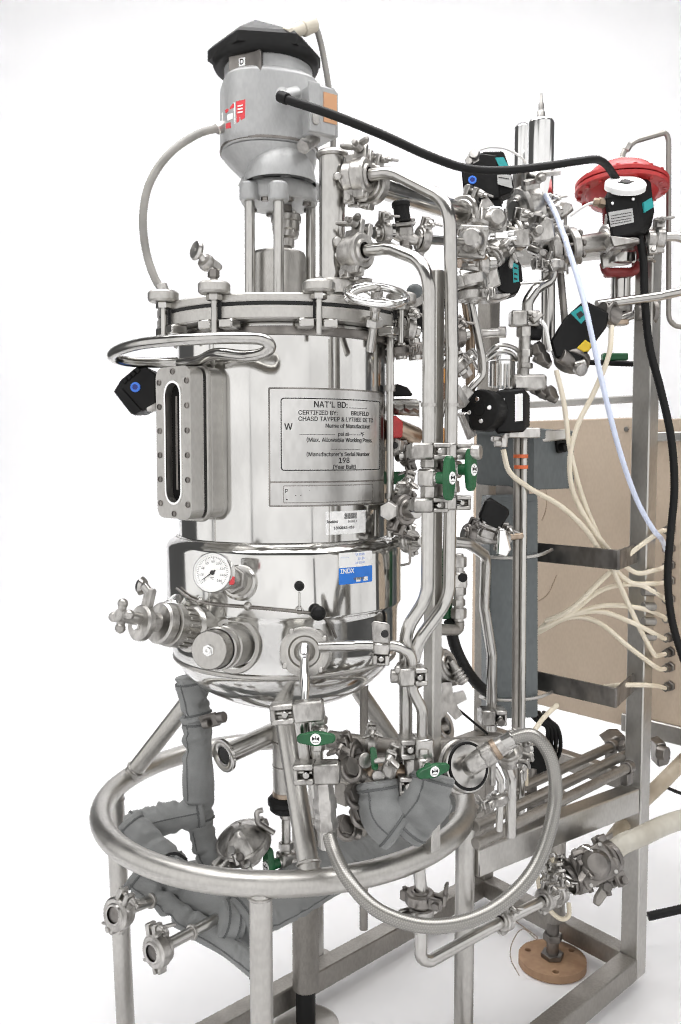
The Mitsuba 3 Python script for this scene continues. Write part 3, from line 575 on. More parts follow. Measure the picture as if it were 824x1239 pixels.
# terminal box on the right flank
Rb = basis((0, 0, 1), (.80, -.60, 0)); o = U(371, 145, 1.84)
Rb = np.stack([nrm([.83, .56, 0]), nrm([-.56, .83, 0]), [0, 0, 1]], 1)
tb = g.add('terminal_box', rbox((.062, .100, .100), Rb, U(377, 143, 1.85), .006), 'motor_paint')
g.add('cover', rbox((.006, .088, .088), Rb, U(377, 143, 1.85)+Rb[:, 0]*.033, .002), 'motor_paint', tb)
fr_ = U(377, 143, 1.85)-Rb[:, 1]*.051
Rf = np.stack([Rb[:, 0], [0, 0, 1], -Rb[:, 1]], 1)
g.add('orange_label', put(rbox((.032, .058, .001), bev=.0003), Rf, fr_+Rf[:, 0]*.012+[0, 0, .006]), 'orange_label', tb)
g.add('flange', put(rbox((.026, .096, .008), bev=.002), Rf, fr_-Rf[:, 0]*.026), 'motor_paint', tb)
g.add('oval_plate', prism(oval(.016, .026), .003, Rf, fr_+Rf[:, 2]*.004-Rf[:, 0]*.026+[0, 0, -.022], .0008), 'cast_steel', tb)
g.add('gland', cat(cyl(U(366, 178, 1.79), U(381, 168, 1.83), .013), hexnut(U(366, 178, 1.79), U(381, 168, 1.83)-U(366, 178, 1.79), .015, .012)), 'cast_steel', tb)
g.add('cable_boss', cat(cyl(U(340, 117, 1.76), U(358, 112, 1.82), .012), lathe([(.004, 0), (.010, 0), (.010, .004), (.004, .004)], U(341, 112, 1.765), (-.2, -1, .2), 16)), 'motor_paint', tb)
# conduit fitting on the hood
g.add('hood_fitting', cat(cyl(U(348, 42, 1.82), U(377, 29, 1.86), .012, r2=.013), hexnut(U(346, 43, 1.818), U(377, 29, 1.86)-U(346, 43, 1.818), .0155, .014), cyl(U(366, 35, 1.845), U(380, 29, 1.862), .0155)), 'beige_plastic')
# lantern: rods, shaft, coupling, seal
for px, yy in ((302, 1.84), (337, 1.80), (376, 1.92), (345, 2.0)):
    g.add('rod', cyl(U(px, 236, yy), np.array([U(px, 300, yy)[0], yy, zf_hi+.005]), .0105, 18), 'tube_steel')
sx = U(346, 270, AY)[0]; so = np.array([sx, AY, 0])
g.add('shaft', lathe([(.013, zf_hi), (.013, zz(236)), ], so, n=20), 'dark_steel')
g.add('coupling', lathe([(.013, zz(300)), (.018, zz(299)), (.018, zz(290)), (.026, zz(288)), (.026, zz(281)), (.029, zz(279)), (.029, zz(270)), (.032, zz(269)), (.032, zz(262)), (.026, zz(260)), (.020, zz(258)), (.014, zz(257))], so, n=28), 'cast_steel')
for i in range(6):
    v = out_dir(RC(60*i+15)); g.add('bolt', cat(cyl(so+v*.025+[0, 0, zz(284)], so+v*.025+[0, 0, zz(257)], .0035, 8), hexnut(so+v*.025+[0, 0, zz(261)], (0, 0, 1), .006, .005)), 'tube_steel')
g.add('seal_housing', lathe([(S(33, AY), zf_hi), (S(33, AY), zz(312)), (S(31, AY), zz(307)), (.03, zz(305)), (.018, zz(303)), (.012, zz(300))], (U(337, 330, AY)[0], AY, 0), n=48), 'satin_steel')

# -------------------------------------------------- hoses and cables from the motor
g = Thing('grey_hose', 'thin grey hose arching from the motor down to the vessel lid', 'hose')
g.add('tube', hose([U(268, 154, 1.84), U(240, 162, 1.81), U(205, 186, 1.78), U(181, 222, 1.76), U(173, 262, 1.75), U(177, 305, 1.75), U(188, 338, 1.745), U(197, 352, 1.74), U(200, 360, 1.74)], .0078, 12), 'hose_grey')
g.add('ferrule', cat(cyl(U(195, 344, 1.742), U(201, 362, 1.74), .011), cyl(U(262, 157, 1.835), U(272, 152, 1.845), .011)), 'cast_steel')
g = Thing('breather_hose', 'slim grey cable bent from the black hood down behind the motor', 'cable')
g.add('tube', hose([U(376, 30, 1.86), U(382, 34, 1.87), U(388, 52, 1.88), U(394, 82, 1.89), U(399, 115, 1.9), U(403, 150, 1.9), U(403, 178, 1.9), U(402, 240, 1.9), U(401, 340, 1.9)], .0062, 10), 'hose_grey')
g.add('ferrule', cyl(U(372, 32, 1.855), U(379, 30, 1.865), .009), 'beige_plastic')
g = Thing('power_cable', 'thick black cable sagging from the motor terminal box to the black positioner', 'cable')
g.add('sheath', hose([U(341, 118, 1.762), U(352, 122, 1.75), U(400, 138, 1.74), U(460, 162, 1.75), U(520, 189, 1.80), U(566, 204, 1.86), U(610, 206, 1.90), U(660, 201, 1.95), U(700, 195, 1.99), U(722, 193, 2.02), U(733, 199, 2.05), U(742, 211, 2.08), U(749, 222, 2.09)], .0085, 12), 'black_rubber')
g.add('gland', cyl(U(338, 116, 1.765), U(348, 120, 1.752), .011), 'black_plastic')

# -------------------------------------------------- vent cock on the lid
g = Thing('vent_cock', 'small stainless vent cock with a round wing handle on the lid', 'valve')
b_ = U(259, 345, 1.64); hgt = lambda x, y, yy=1.64: U(x, y, yy)
g.add('stem', cat(cyl(b_, hgt(258, 326), .006), hexnut(hgt(258.5, 336), (0, 0, 1), .011, .014)), 'dark_steel')
g.add('body', cat(lathe([(0, -.008), (.014, -.008), (.016, 0), (.014, .008), (0, .008)], hgt(250, 318), nrm([-.5, -.7, .5]), 20), cyl(hgt(258, 330), hgt(243, 308), .0075)), 'cast_steel')
g.add('wing', cat(lathe([(.004, -.004), (.016, -.005), (.019, 0), (.016, .005), (.004, .004)], hgt(238, 303), nrm([-.75, -.6, .2]), 24), ball(hgt(238, 303), .005), prism(oval(.014, .036), .006, basis((.3, -.9, .2), (.6, 0, .8)), hgt(258, 319), .002)), 'cast_steel')
# -------------------------------------------------- handwheel on the lid
g = Thing('hand_wheel', 'shiny ring shaped handwheel at right edge of the vessel lid', 'handwheel')
hc = U(456, 357, 1.66); nv = nrm([.10, -.50, 1])
g.add('rim', torus(hc, nv, .055, .0075, 48, 12), 'bright_steel'); B = basis(nv)
g.add('spoke', cat([cyl(hc-nv*.004, hc+B@np.array([.055*math.cos(u), .055*math.sin(u), 0]), .0042, 10) for u in (.5, 3.64)]), 'bright_steel')
g.add('hub', cat(cyl(hc-nv*.03, hc+nv*.008, .011), cyl(hc+nv*.008, hc+nv*.018, .006)), 'cast_steel')
g.add('screw', cat(cyl(hc-nv*.11, hc-nv*.02, .0085, 14), hexnut(hc-nv*.06, nv, .018, .016)), 'tube_steel')
g.add('guard_bar', tube([U(418, 364, 1.64), U(430, 352, 1.64), U(455, 346, 1.64)], .0065, .03), 'tube_steel')

# ================================================================== RING FRAME under the vessel
def block(pts, b=.003):
    """chamfered hull of pixel-and-distance corners"""
    P = np.array([U(*p) for p in pts]); c = P.mean(0); o = np.vstack([np.eye(3), -np.eye(3)])*b
    P = c+(P-c)*(1-b/np.maximum(np.linalg.norm(P-c, axis=1, keepdims=True), 2*b))
    return hull((P[:, None]+o[None]).reshape(-1, 3))
def solid(poly, Y, depth, d=(0, 1, 0), k=1.0, b=.003):
    """outline in the photograph standing at distance Y, given a real depth along d"""
    P = np.array([U(x, y, Y) for x, y in poly]); c = P.mean(0); Q = c+(P-c)*k+nrm(d)*depth
    o = np.vstack([np.eye(3), -np.eye(3)])*b
    A = np.vstack([P, Q]); cc = A.mean(0); A = cc+(A-cc)*(1-b/np.maximum(np.linalg.norm(A-cc, axis=1, keepdims=True), 2*b))
    return hull((A[:, None]+o[None]).reshape(-1, 3))
def face(poly, Y, t=.0012):
    P = np.array([U(x, y, Y) for x, y in poly]); n_ = nrm(np.cross(P[1]-P[0], P[-1]-P[0])); n_ = n_ if n_[1] < 0 else -n_
    return hull(np.vstack([P, P+n_*t]))
def disc(px, py, Y, r, ax, t=.003, n=24): o = U(px, py, Y); return cyl(o-nrm(ax)*t, o+nrm(ax)*t, r, n)
def pp(*pts): return [U(*p) for p in pts]
zr, RR = .597, .393
fr = Thing('ring_frame', 'round tubular steel stand carrying the vessel on four legs', 'stand')
rg = lambda deg, r=RR, z=zr: np.array([AX+r*math.cos(RC(deg)), AY+r*math.sin(RC(deg)), z])
fr.add('ring', torus(A0+[0, 0, zr], (0, 0, 1), RR, .0232, 120, 24), 'satin_steel')
for deg, dx in ((173, .018), (267, .002), (-14, .0), (82, 0)):
    a = rg(deg); b = a.copy(); b[2] = 0.0; b[0] += dx
    m_ = a+(b-a)*.28
    k = fr.add('leg', cat(lathe([(.0205, 0), (.0205, .565)], b+[0, 0, .02], a-b, 28)), 'satin_steel')
    fr.add('weld', torus(a-[0, 0, .0225], (0, 0, 1), .0205, .0032, 28, 8), 'cast_steel', k)
    fr.add('foot', cat(lathe([(0, 0), (.045, 0), (.045, .006), (.02, .010), (.016, .03), (0, .03)], b, (0, 0, 1), 28)), 'dull_steel', k)
for a, deg in ((np.array([AX+.20*math.cos(RC(158)), AY+.20*math.sin(RC(158)), .842]), 163), (np.array([AX+.115*math.cos(RC(272)), AY+.17*math.sin(RC(272)), .855]), 280), (np.array([AX+.20*math.cos(RC(45)), AY+.20*math.sin(RC(45)), .83]), 45)):
    b = rg(deg, RR-.012, zr+.012)
    k = fr.add('strut', cyl(b, a, .0198, 24), 'satin_steel')
    fr.add('weld', torus(b+nrm(a-b)*.016, nrm(a-b), .0198, .0035, 24, 8), 'cast_steel', k)

# ================================================================== SKID FRAME at the right
dA = nrm([-.70, -.68, 0]); dB = nrm([-.306, .40, 0]); PA = np.array([.744, 2.17, 0]); PB = PA+dB*.52; Rk = np.stack([dA, -dB, [0, 0, 1]], 1)
Rk = np.stack([dA, np.cross([0, 0, 1], dA), [0, 0, 1]], 1); Rb_ = np.stack([dB, np.cross([0, 0, 1], dB), [0, 0, 1]], 1)
sk = Thing('skid_frame', 'welded square tube steel skid behind and right of the vessel', 'frame')
def bar(name, a, b, w, h, R=None, mat='dull_steel', parent=None, ends=True):
    a, b = np.asarray(a, float), np.asarray(b, float); z = nrm(b-a); L = np.linalg.norm(b-a)
    x = nrm(np.cross([0, 0, 1], z)) if abs(z[2]) < .9 else dA
    B = np.stack([x, np.cross(z, x), z], 1)
    return sk.add(name, rbox((w, h, L), B, (a+b)/2, .003), mat, parent)
Z3 = lambda p, z: np.array([p[0], p[1], z])
bar('post', Z3(PA, .033), Z3(PA, 1.885), .047, .047, mat='satin_steel')
bar('post', Z3(PB, .033), Z3(PB, 1.92), .047, .047, mat='dull_steel')
PC = PA+dA*.80; bar('post', Z3(PC, .61), Z3(PC, 1.68), .026, .026, mat='satin_steel')
bar('base_beam', Z3(PA+dA*.0245, .062), Z3(PA+dA*1.15, .062), .050, .055)
bar('base_beam', Z3(PB+dA*.0245, .062), Z3(PB+dA*1.15, .062), .050, .055)
bar('base_beam', Z3(PA+dB*.0245, .062), Z3(PB-dB*.0245, .062), .047, .052)
LEG = rg(-14); bar('rack_beam', Z3(PA+dA*.0245, .495), Z3(LEG+nrm(Z3(PA, 0)-Z3(LEG, 0))*.019, .495), .045, .062, mat='satin_steel')
bar('rack_beam', Z3(PB+dA*.0245, .503), Z3(PB+dA*.60, .503), .044, .06)
bar('cross_beam', Z3(PA+dB*.0245, .525), Z3(PB-dB*.0245, .525), .035, .045)
bar('cross_beam', Z3(PA+dB*.0245, 1.487), Z3(PB-dB*.0245, 1.487), .018, .018, mat='satin_steel')
bar('top_beam', Z3(PA+dB*.0245, 1.86), Z3(PB-dB*.0245, 1.90), .040, .045, mat='satin_steel')
# stop below rack beam near the hose valve
sk.add('gusset', cat(prism([(0, 0), (.05, 0), (.05, -.02), (.012, -.085), (0, -.085)], .006, np.stack([dA, [0, 0, 1], np.cross(dA, [0, 0, 1])], 1), Z3(PA+dA*.17, .461)+np.array([.02, -.022, 0]), .001)), 'dull_steel')
# jack posts with feet
def jack(p, z1, matd, label, rdisc=.088):
    k = sk.add('jack_leg', cat(cyl(Z3(p, .125), Z3(p, z1), .030, 24)), 'dull_steel')
    sk.add('threaded_rod', cat(cyl(Z3(p, .02), Z3(p, .15), .016, 16), hexnut(Z3(p, .07), (0, 0, 1), .026, .018), hexnut(Z3(p, .022), (0, 0, 1), .030, .014)), 'dark_steel', k)
    hol = Point(0, 0).buffer(rdisc, 40)
    for u in (.5, 2.6, 4.6): hol = hol.difference(Point(rdisc*.76*math.cos(u), rdisc*.76*math.sin(u)).buffer(.0085, 10))
    d_ = trimesh.creation.extrude_polygon(hol, .020); d_.apply_translation(Z3(p, .002))
    sk.add('foot_plate', d_, matd, k, label=label, smooth=30)
pf = U(668, 1180, 2.26); jack(pf, .47, 'rust_primer', 'round brown foot plate with three bolt holes')
bar('base_bracket', Z3(pf+dB*.02, .135), Z3(pf+nrm(PA+dB*.25-Z3(pf, 0))*.20, .10), .03, .04)
pf2 = U(370, 1246, 2.0)
k = sk.add('jack_leg', cat(cyl(Z3(pf2, .10), Z3(pf2, .50), .031, 28)), 'dull_steel')
sk.add('threaded_rod', cyl(Z3(pf2, .0), Z3(pf2, .11), .023, 18), 'black_rubber', k)
sk.add('foot_plate', lathe([(0, 0), (.078, 0), (.078, .012), (.070, .016), (0, .018)], Z3(pf2, .0), n=48), 'satin_steel', k)
for i, (xy, z) in enumerate((((.691, 2.228), .613), ((.719, 2.19), .607), ((.696, 2.115), .598))):
    a = np.array([*xy, z-.014]); a = a-dA*.02; L = (.66, .64, .62)[i]
    k = sk.add('rail_rod', cyl(a, a+dA*L, .0118, 18), 'dull_steel')
    sk.add('end_cap', cat(cyl(a-dA*.004, a+dA*.018, .0165, 16)), 'dark_steel', k)
    sk.add('saddle', rbox((.03, .02, .03), Rk, a+dA*.012-[0, 0, .026], .002), 'dark_steel', k)

# cable tray loop of thin vertical tubes behind the strut
g = Thing('drain_tube', 'thin vertical steel drain tube hanging behind the ring, open at its lower end', 'pipe')
g.add('tube', cat(lathe([(.0095, 0), (.0095, .60)], U(440, 1124, 1.95), (0, 0, 1), 18)), 'dull_steel')
g.add('top_elbow', tube([U(440, 1124, 1.95)+[0, 0, .60], U(440, 1124, 1.95)+[0, 0, .66], U(424, 760, 1.95)], .0095, .03, 14), 'dull_steel')

# ================================================================== TAN CONTROL CABINET, junction box and grey column
cab = Thing('control_cabinet', 'large tan control panel board standing behind the skid posts', 'panel')
dP = nrm([.67, -.74, 0]); nP = nrm([-.74, -.67, 0]); P0 = np.array([.665, 2.60, 0]); Rp = np.stack([dP, [0, 0, 1], -nP], 1)
if np.linalg.det(Rp) < 0: Rp[:, 2] *= -1
def board(u0, u1, z0, z1, off, t): return rbox((u1-u0, z1-z0, t), Rp, P0+dP*(u0+u1)/2+np.array([0, 0, (z0+z1)/2])+nP*off, .003)
cab.add('board', board(-.352, .222, .585, 1.452, -.05, .10), 'tan_board')
cab.add('board', board(.226, .75, .585, 1.445, -.046, .10), 'tan_board')
cab.add('top_trim', board(.24, .75, 1.385, 1.41, .010, .012), 'satin_steel')
cab.add('bottom_trim', board(.20, .75, .575, .625, .010, .014), 'satin_steel')
cab.add('strip_label', board(-.06, .03, 1.395, 1.42, .0012, .002), 'grey_label')
for u_, z_ in ((-.33, 1.42), (-.33, .62), (.19, 1.42), (.26, .65), (-.10, .62)): cab.add('screw', cyl(P0+dP*u_+nP*.0+[0, 0, z_], P0+dP*u_+nP*.004+[0, 0, z_], .007, 12), 'dark_steel')
cab.add('scratch', cat(hose([P0+dP*u_+nP*.0008+[0, 0, z_] for u_, z_ in ((-.11, 1.27), (-.075, 1.25), (-.07, 1.19), (-.085, 1.15))], .0012, 5), hose([P0+dP*u_+nP*.0008+[0, 0, z_] for u_, z_ in ((-.10, .90), (-.06, .93), (-.03, .99))], .0012, 5)), 'board_edge')
yb = [640, 663, 683, 702, 724, 747, 770, 788, 806, 829]
fit_out = []
for i, y in enumerate(yb):
    s_ = .330+.001*i; p = P0+dP*s_; Yq = p[1]; z = U(816, y, Yq)[2]; o = np.array([p[0], p[1], z])+nP*.004
    ax_ = nrm(nP+np.array([0, 0, -.05])); k = cab.add('bulkhead_fitting', cat(hexnut(o, ax_, .0145, .012), cyl(o+ax_*.01, o+ax_*.026, .0085, 14), hexnut(o+ax_*.020, ax_, .0115, .012)), 'dark_steel'); fit_out.append(o+ax_*.032)
g = Thing('electrical_box', 'blue grey steel junction box above the grey column', 'electrical box')
hb = hull(pp((577, 517, 2.16), (577, 585, 2.16), (646, 522, 2.06), (646, 592, 2.06), (694, 524, 2.15), (694, 590, 2.15), (630, 519, 2.27), (630, 583, 2.27)))
g.add('case', block([(577, 517, 2.16), (577, 585, 2.16), (646, 522, 2.06), (646, 592, 2.06), (694, 524, 2.15), (694, 590, 2.15), (630, 519, 2.27), (630, 583, 2.27)], .004), 'slate_paint')
g.add('lid', block([(575, 516, 2.155), (575, 524, 2.155), (646, 520, 2.052), (646, 530, 2.052), (696, 523, 2.15), (696, 531, 2.15), (630, 517, 2.28), (630, 524, 2.28)], .002), 'slate_paint')
g.add('latch', cat(block([(672, 529, 2.10), (686, 530, 2.12), (686, 546, 2.12), (674, 548, 2.10)], .004), disc(681, 541, 2.10, .010, (.5, -.8, 0), .012)), 'black_plastic')
g.add('hinge', cat(solid([(655, 522), (690, 520), (690, 530), (655, 534)], 2.08, .05, (.2, 1, 0))), 'satin_steel')
g = Thing('grey_column', 'tall blue grey square column tied to the brackets with wire bands', 'column')
g.add('case', block([(584, 604, 2.13), (594, 604, 2.06), (649, 602, 2.08), (649, 868, 2.08), (594, 870, 2.06), (584, 866, 2.13), (640, 603, 2.20), (640, 866, 2.20)], .004), 'slate_paint')
g.add('cap', block([(583, 600, 2.13), (593, 600, 2.055), (650, 598, 2.075), (650, 606, 2.075), (593, 608, 2.055), (583, 606, 2.13), (640, 600, 2.2), (640, 604, 2.2)], .002), 'slate_paint')
g.add('neck', block([(600, 588, 2.1), (640, 590, 2.1), (640, 604, 2.1), (600, 604, 2.1), (630, 588, 2.18), (630, 603, 2.18)], .002), 'dark_steel')
for y in (672, 844): g.add('band', hose([U(581, y-1, 2.10), U(592, y+2, 2.05), U(620, y+3, 2.052), U(650, y, 2.066), U(664, y-5, 2.09), U(668, y-7, 2.12)], .0042, 8), 'satin_steel')
g = Thing('wall_bracket', 'dark folded steel bracket behind the grey column, upper of the two', 'bracket', None)
def bracket(yc, g):
    h = .046; z = yc
    c = np.array([.634, 2.005, z]); a = c-nrm([-.67, .74, 0])*0; e = c+nrm([-.67, .74, 0])*.36; f_ = Z3(PA, z)+dA*.03
    for p, q in ((c, e), (c-nrm(np.append((f_-c)[:2], 0))*.0, f_)):
        w = nrm(q-p); g.add('arm', rbox((.006, h, np.linalg.norm(q-p)), np.stack([np.cross([0, 0, 1], w), [0, 0, 1], w], 1)*np.array([1, 1, 1]), (p+q)/2, .0015), 'dark_steel')
bracket(1.11, g)
g = Thing('wall_bracket', 'dark folded steel bracket at foot of the grey column, lower of the two', 'bracket', None); bracket(.790, g)

# ================================================================== PIPES
g = Thing('top_manifold_column', 'upright stainless pipe column with two side clamps standing on the vessel lid', 'pipe')
xa, ya = U(402, 186, 1.75), U(402, 352, 1.75); ya[0] = xa[0]; ya[1] = xa[1]
rc_ = S(15.5, 1.75)
g.add('pipe', lathe([(rc_, -.02), (rc_, xa[2]-ya[2])], ya, (0, 0, 1), 36), 'tube_steel')
g.add('cap', lathe([(0, .004), (rc_+.001, .004), (rc_+.006, 0), (rc_+.007, -.004), (rc_+.004, -.008), (rc_, -.009)], xa, (0, 0, 1), 36), 'cast_steel')
g.add('foot_flange', lathe([(rc_, .006), (rc_+.018, .006), (rc_+.022, .002), (rc_+.022, -.022), (rc_, -.022)], ya+[0, 0, .012], (0, 0, 1), 36), 'cast_steel')
n1, n2 = U(440, 213, 1.72), U(436, 304, 1.70)
for n_ in (n1, n2):
    b_ = np.array([xa[0], xa[1], n_[2]]); d_ = nrm(n_-b_); g.add('side_branch', cyl(b_, n_, .015), 'tube_steel')
    clamp(g, n_-d_*.004, d_, .017, (.2, .1, 1), 1.35); clamp(g, n_-d_*.024+[0, 0, -.0], d_, .016, (-.3, .1, -1), 1.2)
g.add('sensor_boss', cat(cyl(U(407, 213, 1.72), U(409, 213, 1.70), .007), cyl(U(407, 292, 1.72), U(409, 292, 1.70), .009)), 'cast_steel')

def pipe_run(name, label, pts, r, bend, mat='tube_steel', n=18):
    g = Thing(name, label, 'pipe'); g.add('tube', tube([U(*p) for p in pts], r, bend, n), mat); return g
g1 = pipe_run('long_bent_pipe', 'outer of the two tall bent pipes, leaving the top clamp of the lid column', [(440, 213, 1.72), (472, 208, 1.69), (544, 243, 1.60), (547, 420, 1.60), (543, 724, 1.60), (506, 776, 1.57), (500, 800, 1.57)], .0118, .075)
g2 = pipe_run('long_bent_pipe', 'inner of the two tall bent pipes, leaving the lower clamp of the lid column', [(436, 304, 1.70), (470, 300, 1.66), (519, 318, 1.58), (519, 500, 1.58), (517, 722, 1.58), (491, 762, 1.57), (491, 892, 1.57)], .0118, .075)
for (x, y, Y) in ((547, 490, 1.60), (519, 490, 1.58)): g1.add('pipe_clip', lathe([(.011, -.003), (.0145, -.003), (.0145, .003), (.011, .003)], U(x, y, Y), (0, 0, 1), 20), 'cast_steel')
# paired clamp blocks with green valves
for (gg, xs, Y, gl) in ((g2, 518, 1.575, .0), (g1, 546, 1.595, 0)):
    for y in (546, 611 if gg is g2 else 608):
        clampblock(gg, U(xs, y, Y), (0, 0, 1), (1, .25, 0), .072 if y < 570 else .064, .030 if y < 570 else .026, .036)
g1.add('clamp_bolt', cat(cyl(U(552, 546, 1.59), U(580, 547, 1.57), .0075), cyl(U(571, 547, 1.575), U(582, 547, 1.568), .0135, 18)), 'cast_steel')
for y0, y1, x, Y, gg in ((556, 604, 519, 1.578, g2), (556, 602, 546, 1.598, g1)):
    gg.add('union', cat(*[hexnut(U(x, y, Y), (0, 0, 1), .0155, .012) for y in (566, 596)]), 'cast_steel')
green_valve('green handled valve on the inner tall pipe beside the vessel', U(519, 578, 1.578), (0, 0, 1), nrm([.80, -.6, 0]), (.03, 0, 1), .95)
green_valve('green handled valve on the outer tall pipe, just right of its twin', U(546, 568, 1.598), (0, 0, 1), nrm([.80, -.6, 0]), (-.03, 0, 1), .92)
# big pipe behind
g = Thing('thick_pipe', 'thick polished pipe running level from the lid column to the valve cluster', 'pipe')
a, b = U(446, 222, 1.74), U(562, 258, 2.02); g.add('tube', cyl(a, b, .022, 26), 'tube_steel'); d_ = nrm(b-a)
clamp(g, a+d_*.01, d_, .024, (.2, -.2, 1), 1.1); clamp(g, b, d_, .024, (.4, -.3, 1), 1.2)
# pipe from the spray port
g = Thing('spray_pipe', 'short bent pipe from the spray port down to the lower clamps', 'pipe')
g.add('tube', tube(pp((386, 783, 1.56), (430, 781, 1.555), (478, 781, 1.55), (498, 790, 1.55), (499, 836, 1.55), (511, 858, 1.55), (511, 892, 1.55)), .0098, .04), 'tube_steel')
clampblock(g, U(461, 789, 1.55), (1, 0, -.05), (0, 0, -1), .040, .030, .036); g.add('lug', block([(451, 752, 1.54), (470, 755, 1.53), (471, 778, 1.53), (452, 778, 1.54), (451, 752, 1.57), (470, 778, 1.57)], .004), 'cast_steel')
g.add('lug_hole', disc(465.5, 767, 1.527, .0065, (.3, -1, 0), .003), 'dark_gap')
clampblock(g, U(497, 817, 1.545), (0, 0, 1), (1, .2, 0), .052, .032, .040)
g.add('wing_nut', cat(disc(478, 818, 1.545, .012, (1, 0, 0), .008), cyl(U(472, 818, 1.545), U(492, 818, 1.545), .005), prism(oval(.016, .044), .008, basis((1, -.2, 0), (0, 0, 1)), U(480, 808, 1.545), .002)), 'cast_steel')
# return pipe in front of the grey column
g = Thing('return_pipe', 'slim bent pipe hugging the left edge of the grey column', 'pipe')
g.add('tube', tube(pp((548, 656, 1.72), (566, 657, 1.75), (588, 672, 1.85), (586, 735, 1.90), (595, 790, 1.92), (595, 884, 1.92)), .0112, .045), 'tube_steel')
clampblock(g, U(595, 866, 1.90), (0, 0, 1), (1, .1, 0), .056, .034, .046); g.add('bolt', disc(606, 874, 1.87, .008, (0, -1, 0), .006), 'dark_steel')
g = Thing('twin_tubes', 'pair of slim straight vertical tubes in front of the grey column', 'pipe')
for x, x2, mm in ((625.5, 622.5, 'dull_steel'), (634, 630.5, 'tube_steel')): g.add('tube', cyl(U(x, 522, 1.99), U(x2, 992, 1.93), .0078, 14), mm)
g.add('orange_ring', cat(*[lathe([(.011, -.004), (.0165, -.004), (.0165, .004), (.011, .004)], U(630, y, 1.985), (0, 0, 1), 20) for y in (552, 565)]), 'orange_plastic')
# air line loop upper right
g = pipe_run('air_line', 'thin bent air line rising from the red actuator and dropping behind the post', [(750, 200, 2.19), (755, 183, 2.19), (768, 171, 2.19), (806, 160, 2.22), (809, 170, 2.22), (809, 394, 2.22), (840, 397, 2.22)], .0062, .03, 'dull_steel', 12)
g.add('fitting', cat(hexnut(U(751, 200, 2.19), (.2, 0, 1), .010, .018), hexnut(U(757, 182, 2.19), (.5, 0, 1), .010, .018), cyl(U(750, 205, 2.19), U(750, 194, 2.19), .011)), 'cast_steel')
g = pipe_run('loop_pipe', 'stainless pipe bowing out past the right post and back to the tilted actuator', [(795, 287, 2.10), (822, 286, 2.10), (838, 296, 2.10), (836, 350, 2.08), (800, 358, 2.06), (722, 369, 2.03)], .0105, .05)
clamp(g, U(797, 288, 2.10), (1, 0, 0), .012, (-.2, 0, 1), 1.1); clamp(g, U(786, 291, 2.10), (1, 0, 0), .012, (.2, -.4, -1), 1.0)
# lower U pipe
g = pipe_run('low_bent_pipe', 'bent pipe dropping below the ring and running up to the hose valve', [(505, 1034, 1.62), (510, 1080, 1.62), (509, 1160, 1.62), (520, 1163, 1.63), (603, 1117, 1.76), (694, 1072, 1.93)], .0118, .022)
clamp(g, U(508, 1086, 1.62), (0, 0, 1), .013, (.9, -.5, 0), 1.15, 'dark_steel'); clamp(g, U(509, 1103, 1.62), (0, 0, 1), .012, (-.9, -.5, .2), 1.0, 'cast_steel')
for q in ((610, 1112, 1.77), (660, 1088, 1.86), (676, 1080, 1.90)): clamp(g, U(*q), U(694, 1072, 1.93)-U(603, 1117, 1.76), .012, (0, -.2, 1), .95, 'cast_steel')

# ================================================================== INSULATION and lower left
def lagged(g, pts, r, seed=0., amp=.0078, name='sleeve', seams=True):
    """cloth sleeve: swept tube with soft folds pressed in across it, a stitched seam and cuffs"""
    path = []; P = [U(*p) for p in pts]
    for a, b in zip(P[:-1], P[1:]):
        for t in np.linspace(0, 1, max(6, int(np.linalg.norm(b-a)/.0035)), endpoint=False): path.append(a+(b-a)*t)
    path.append(P[-1]); K = np.array(path)
    for _ in range(14): K[1:-1] = .25*K[:-2]+.5*K[1:-1]+.25*K[2:]
    m = len(K); n = 56; rr = np.full(m, r); rr[0] *= .9; rr[-1] *= .9
    msh = sweep(K, rr, n); V = np.array(msh.vertices); q = np.random.default_rng(int(seed*10)+3)
    L = np.concatenate([[0], np.cumsum(np.linalg.norm(np.diff(K, axis=0), axis=1))]); s_ = np.repeat(L, n); an = np.tile(np.arange(n)*2*np.pi/n, m)
    d = np.zeros(m*n); wrap = lambda x: (x+np.pi) % (2*np.pi)-np.pi
    for k in range(max(3, int(L[-1]/.018))):
        sk, ak, sl, w, ex, dep = q.uniform(0, L[-1]), q.uniform(0, 6.28), q.uniform(-.012, .012), q.uniform(.0035, .009), q.uniform(.5, 1.2), q.uniform(.5, 1.1)
        da = wrap(an-ak); u = (s_-sk-sl*da)/w; d += amp*dep*np.exp(-(da/ex)**2)*(-np.exp(-u*u)+.45*np.exp(-((u-1.9)/1.2)**2)+.45*np.exp(-((u+1.9)/1.2)**2))
    d += r*.05*np.cos(2*an+seed)+amp*.35*np.sin(s_*38+seed+1.3*np.sin(an))
    C = np.repeat(K, n, axis=0); nv = (V[:m*n]-C)/np.repeat(rr, n)[:, None]
    V[:m*n] += nv*d[:, None]
    key = g.add(name, trimesh.Trimesh(V, msh.faces, process=False), 'grey_fabric', smooth=60)
    if seams:
        ia = int(q.integers(n)); ring_ = V[:m*n].reshape(m, n, 3)
        best = int(np.argmin(ring_[m//2, :, 1]))
        g.add('seam', sweep(ring_[3:-3:3, (best+4) % n], .0016, 6), 'dark_fabric', key)
        for e in (4, m-5): g.add('cuff', sweep(np.vstack([ring_[e], ring_[e][:2]]), .0026, 6), 'dark_fabric', key)
    return key
pbr('dark_fabric', (.10, .104, .104), .85)
g = Thing('insulated_pipe', 'grey quilted insulation sleeve hanging down from the vessel at left', 'insulated pipe')
lagged(g, [(230, 818, 1.93), (232, 835, 1.93), (240, 872, 1.92)], .030, 1.)
lagged(g, [(238, 866, 1.93), (240, 930, 1.93), (240, 1000, 1.93)], .033, 2.)
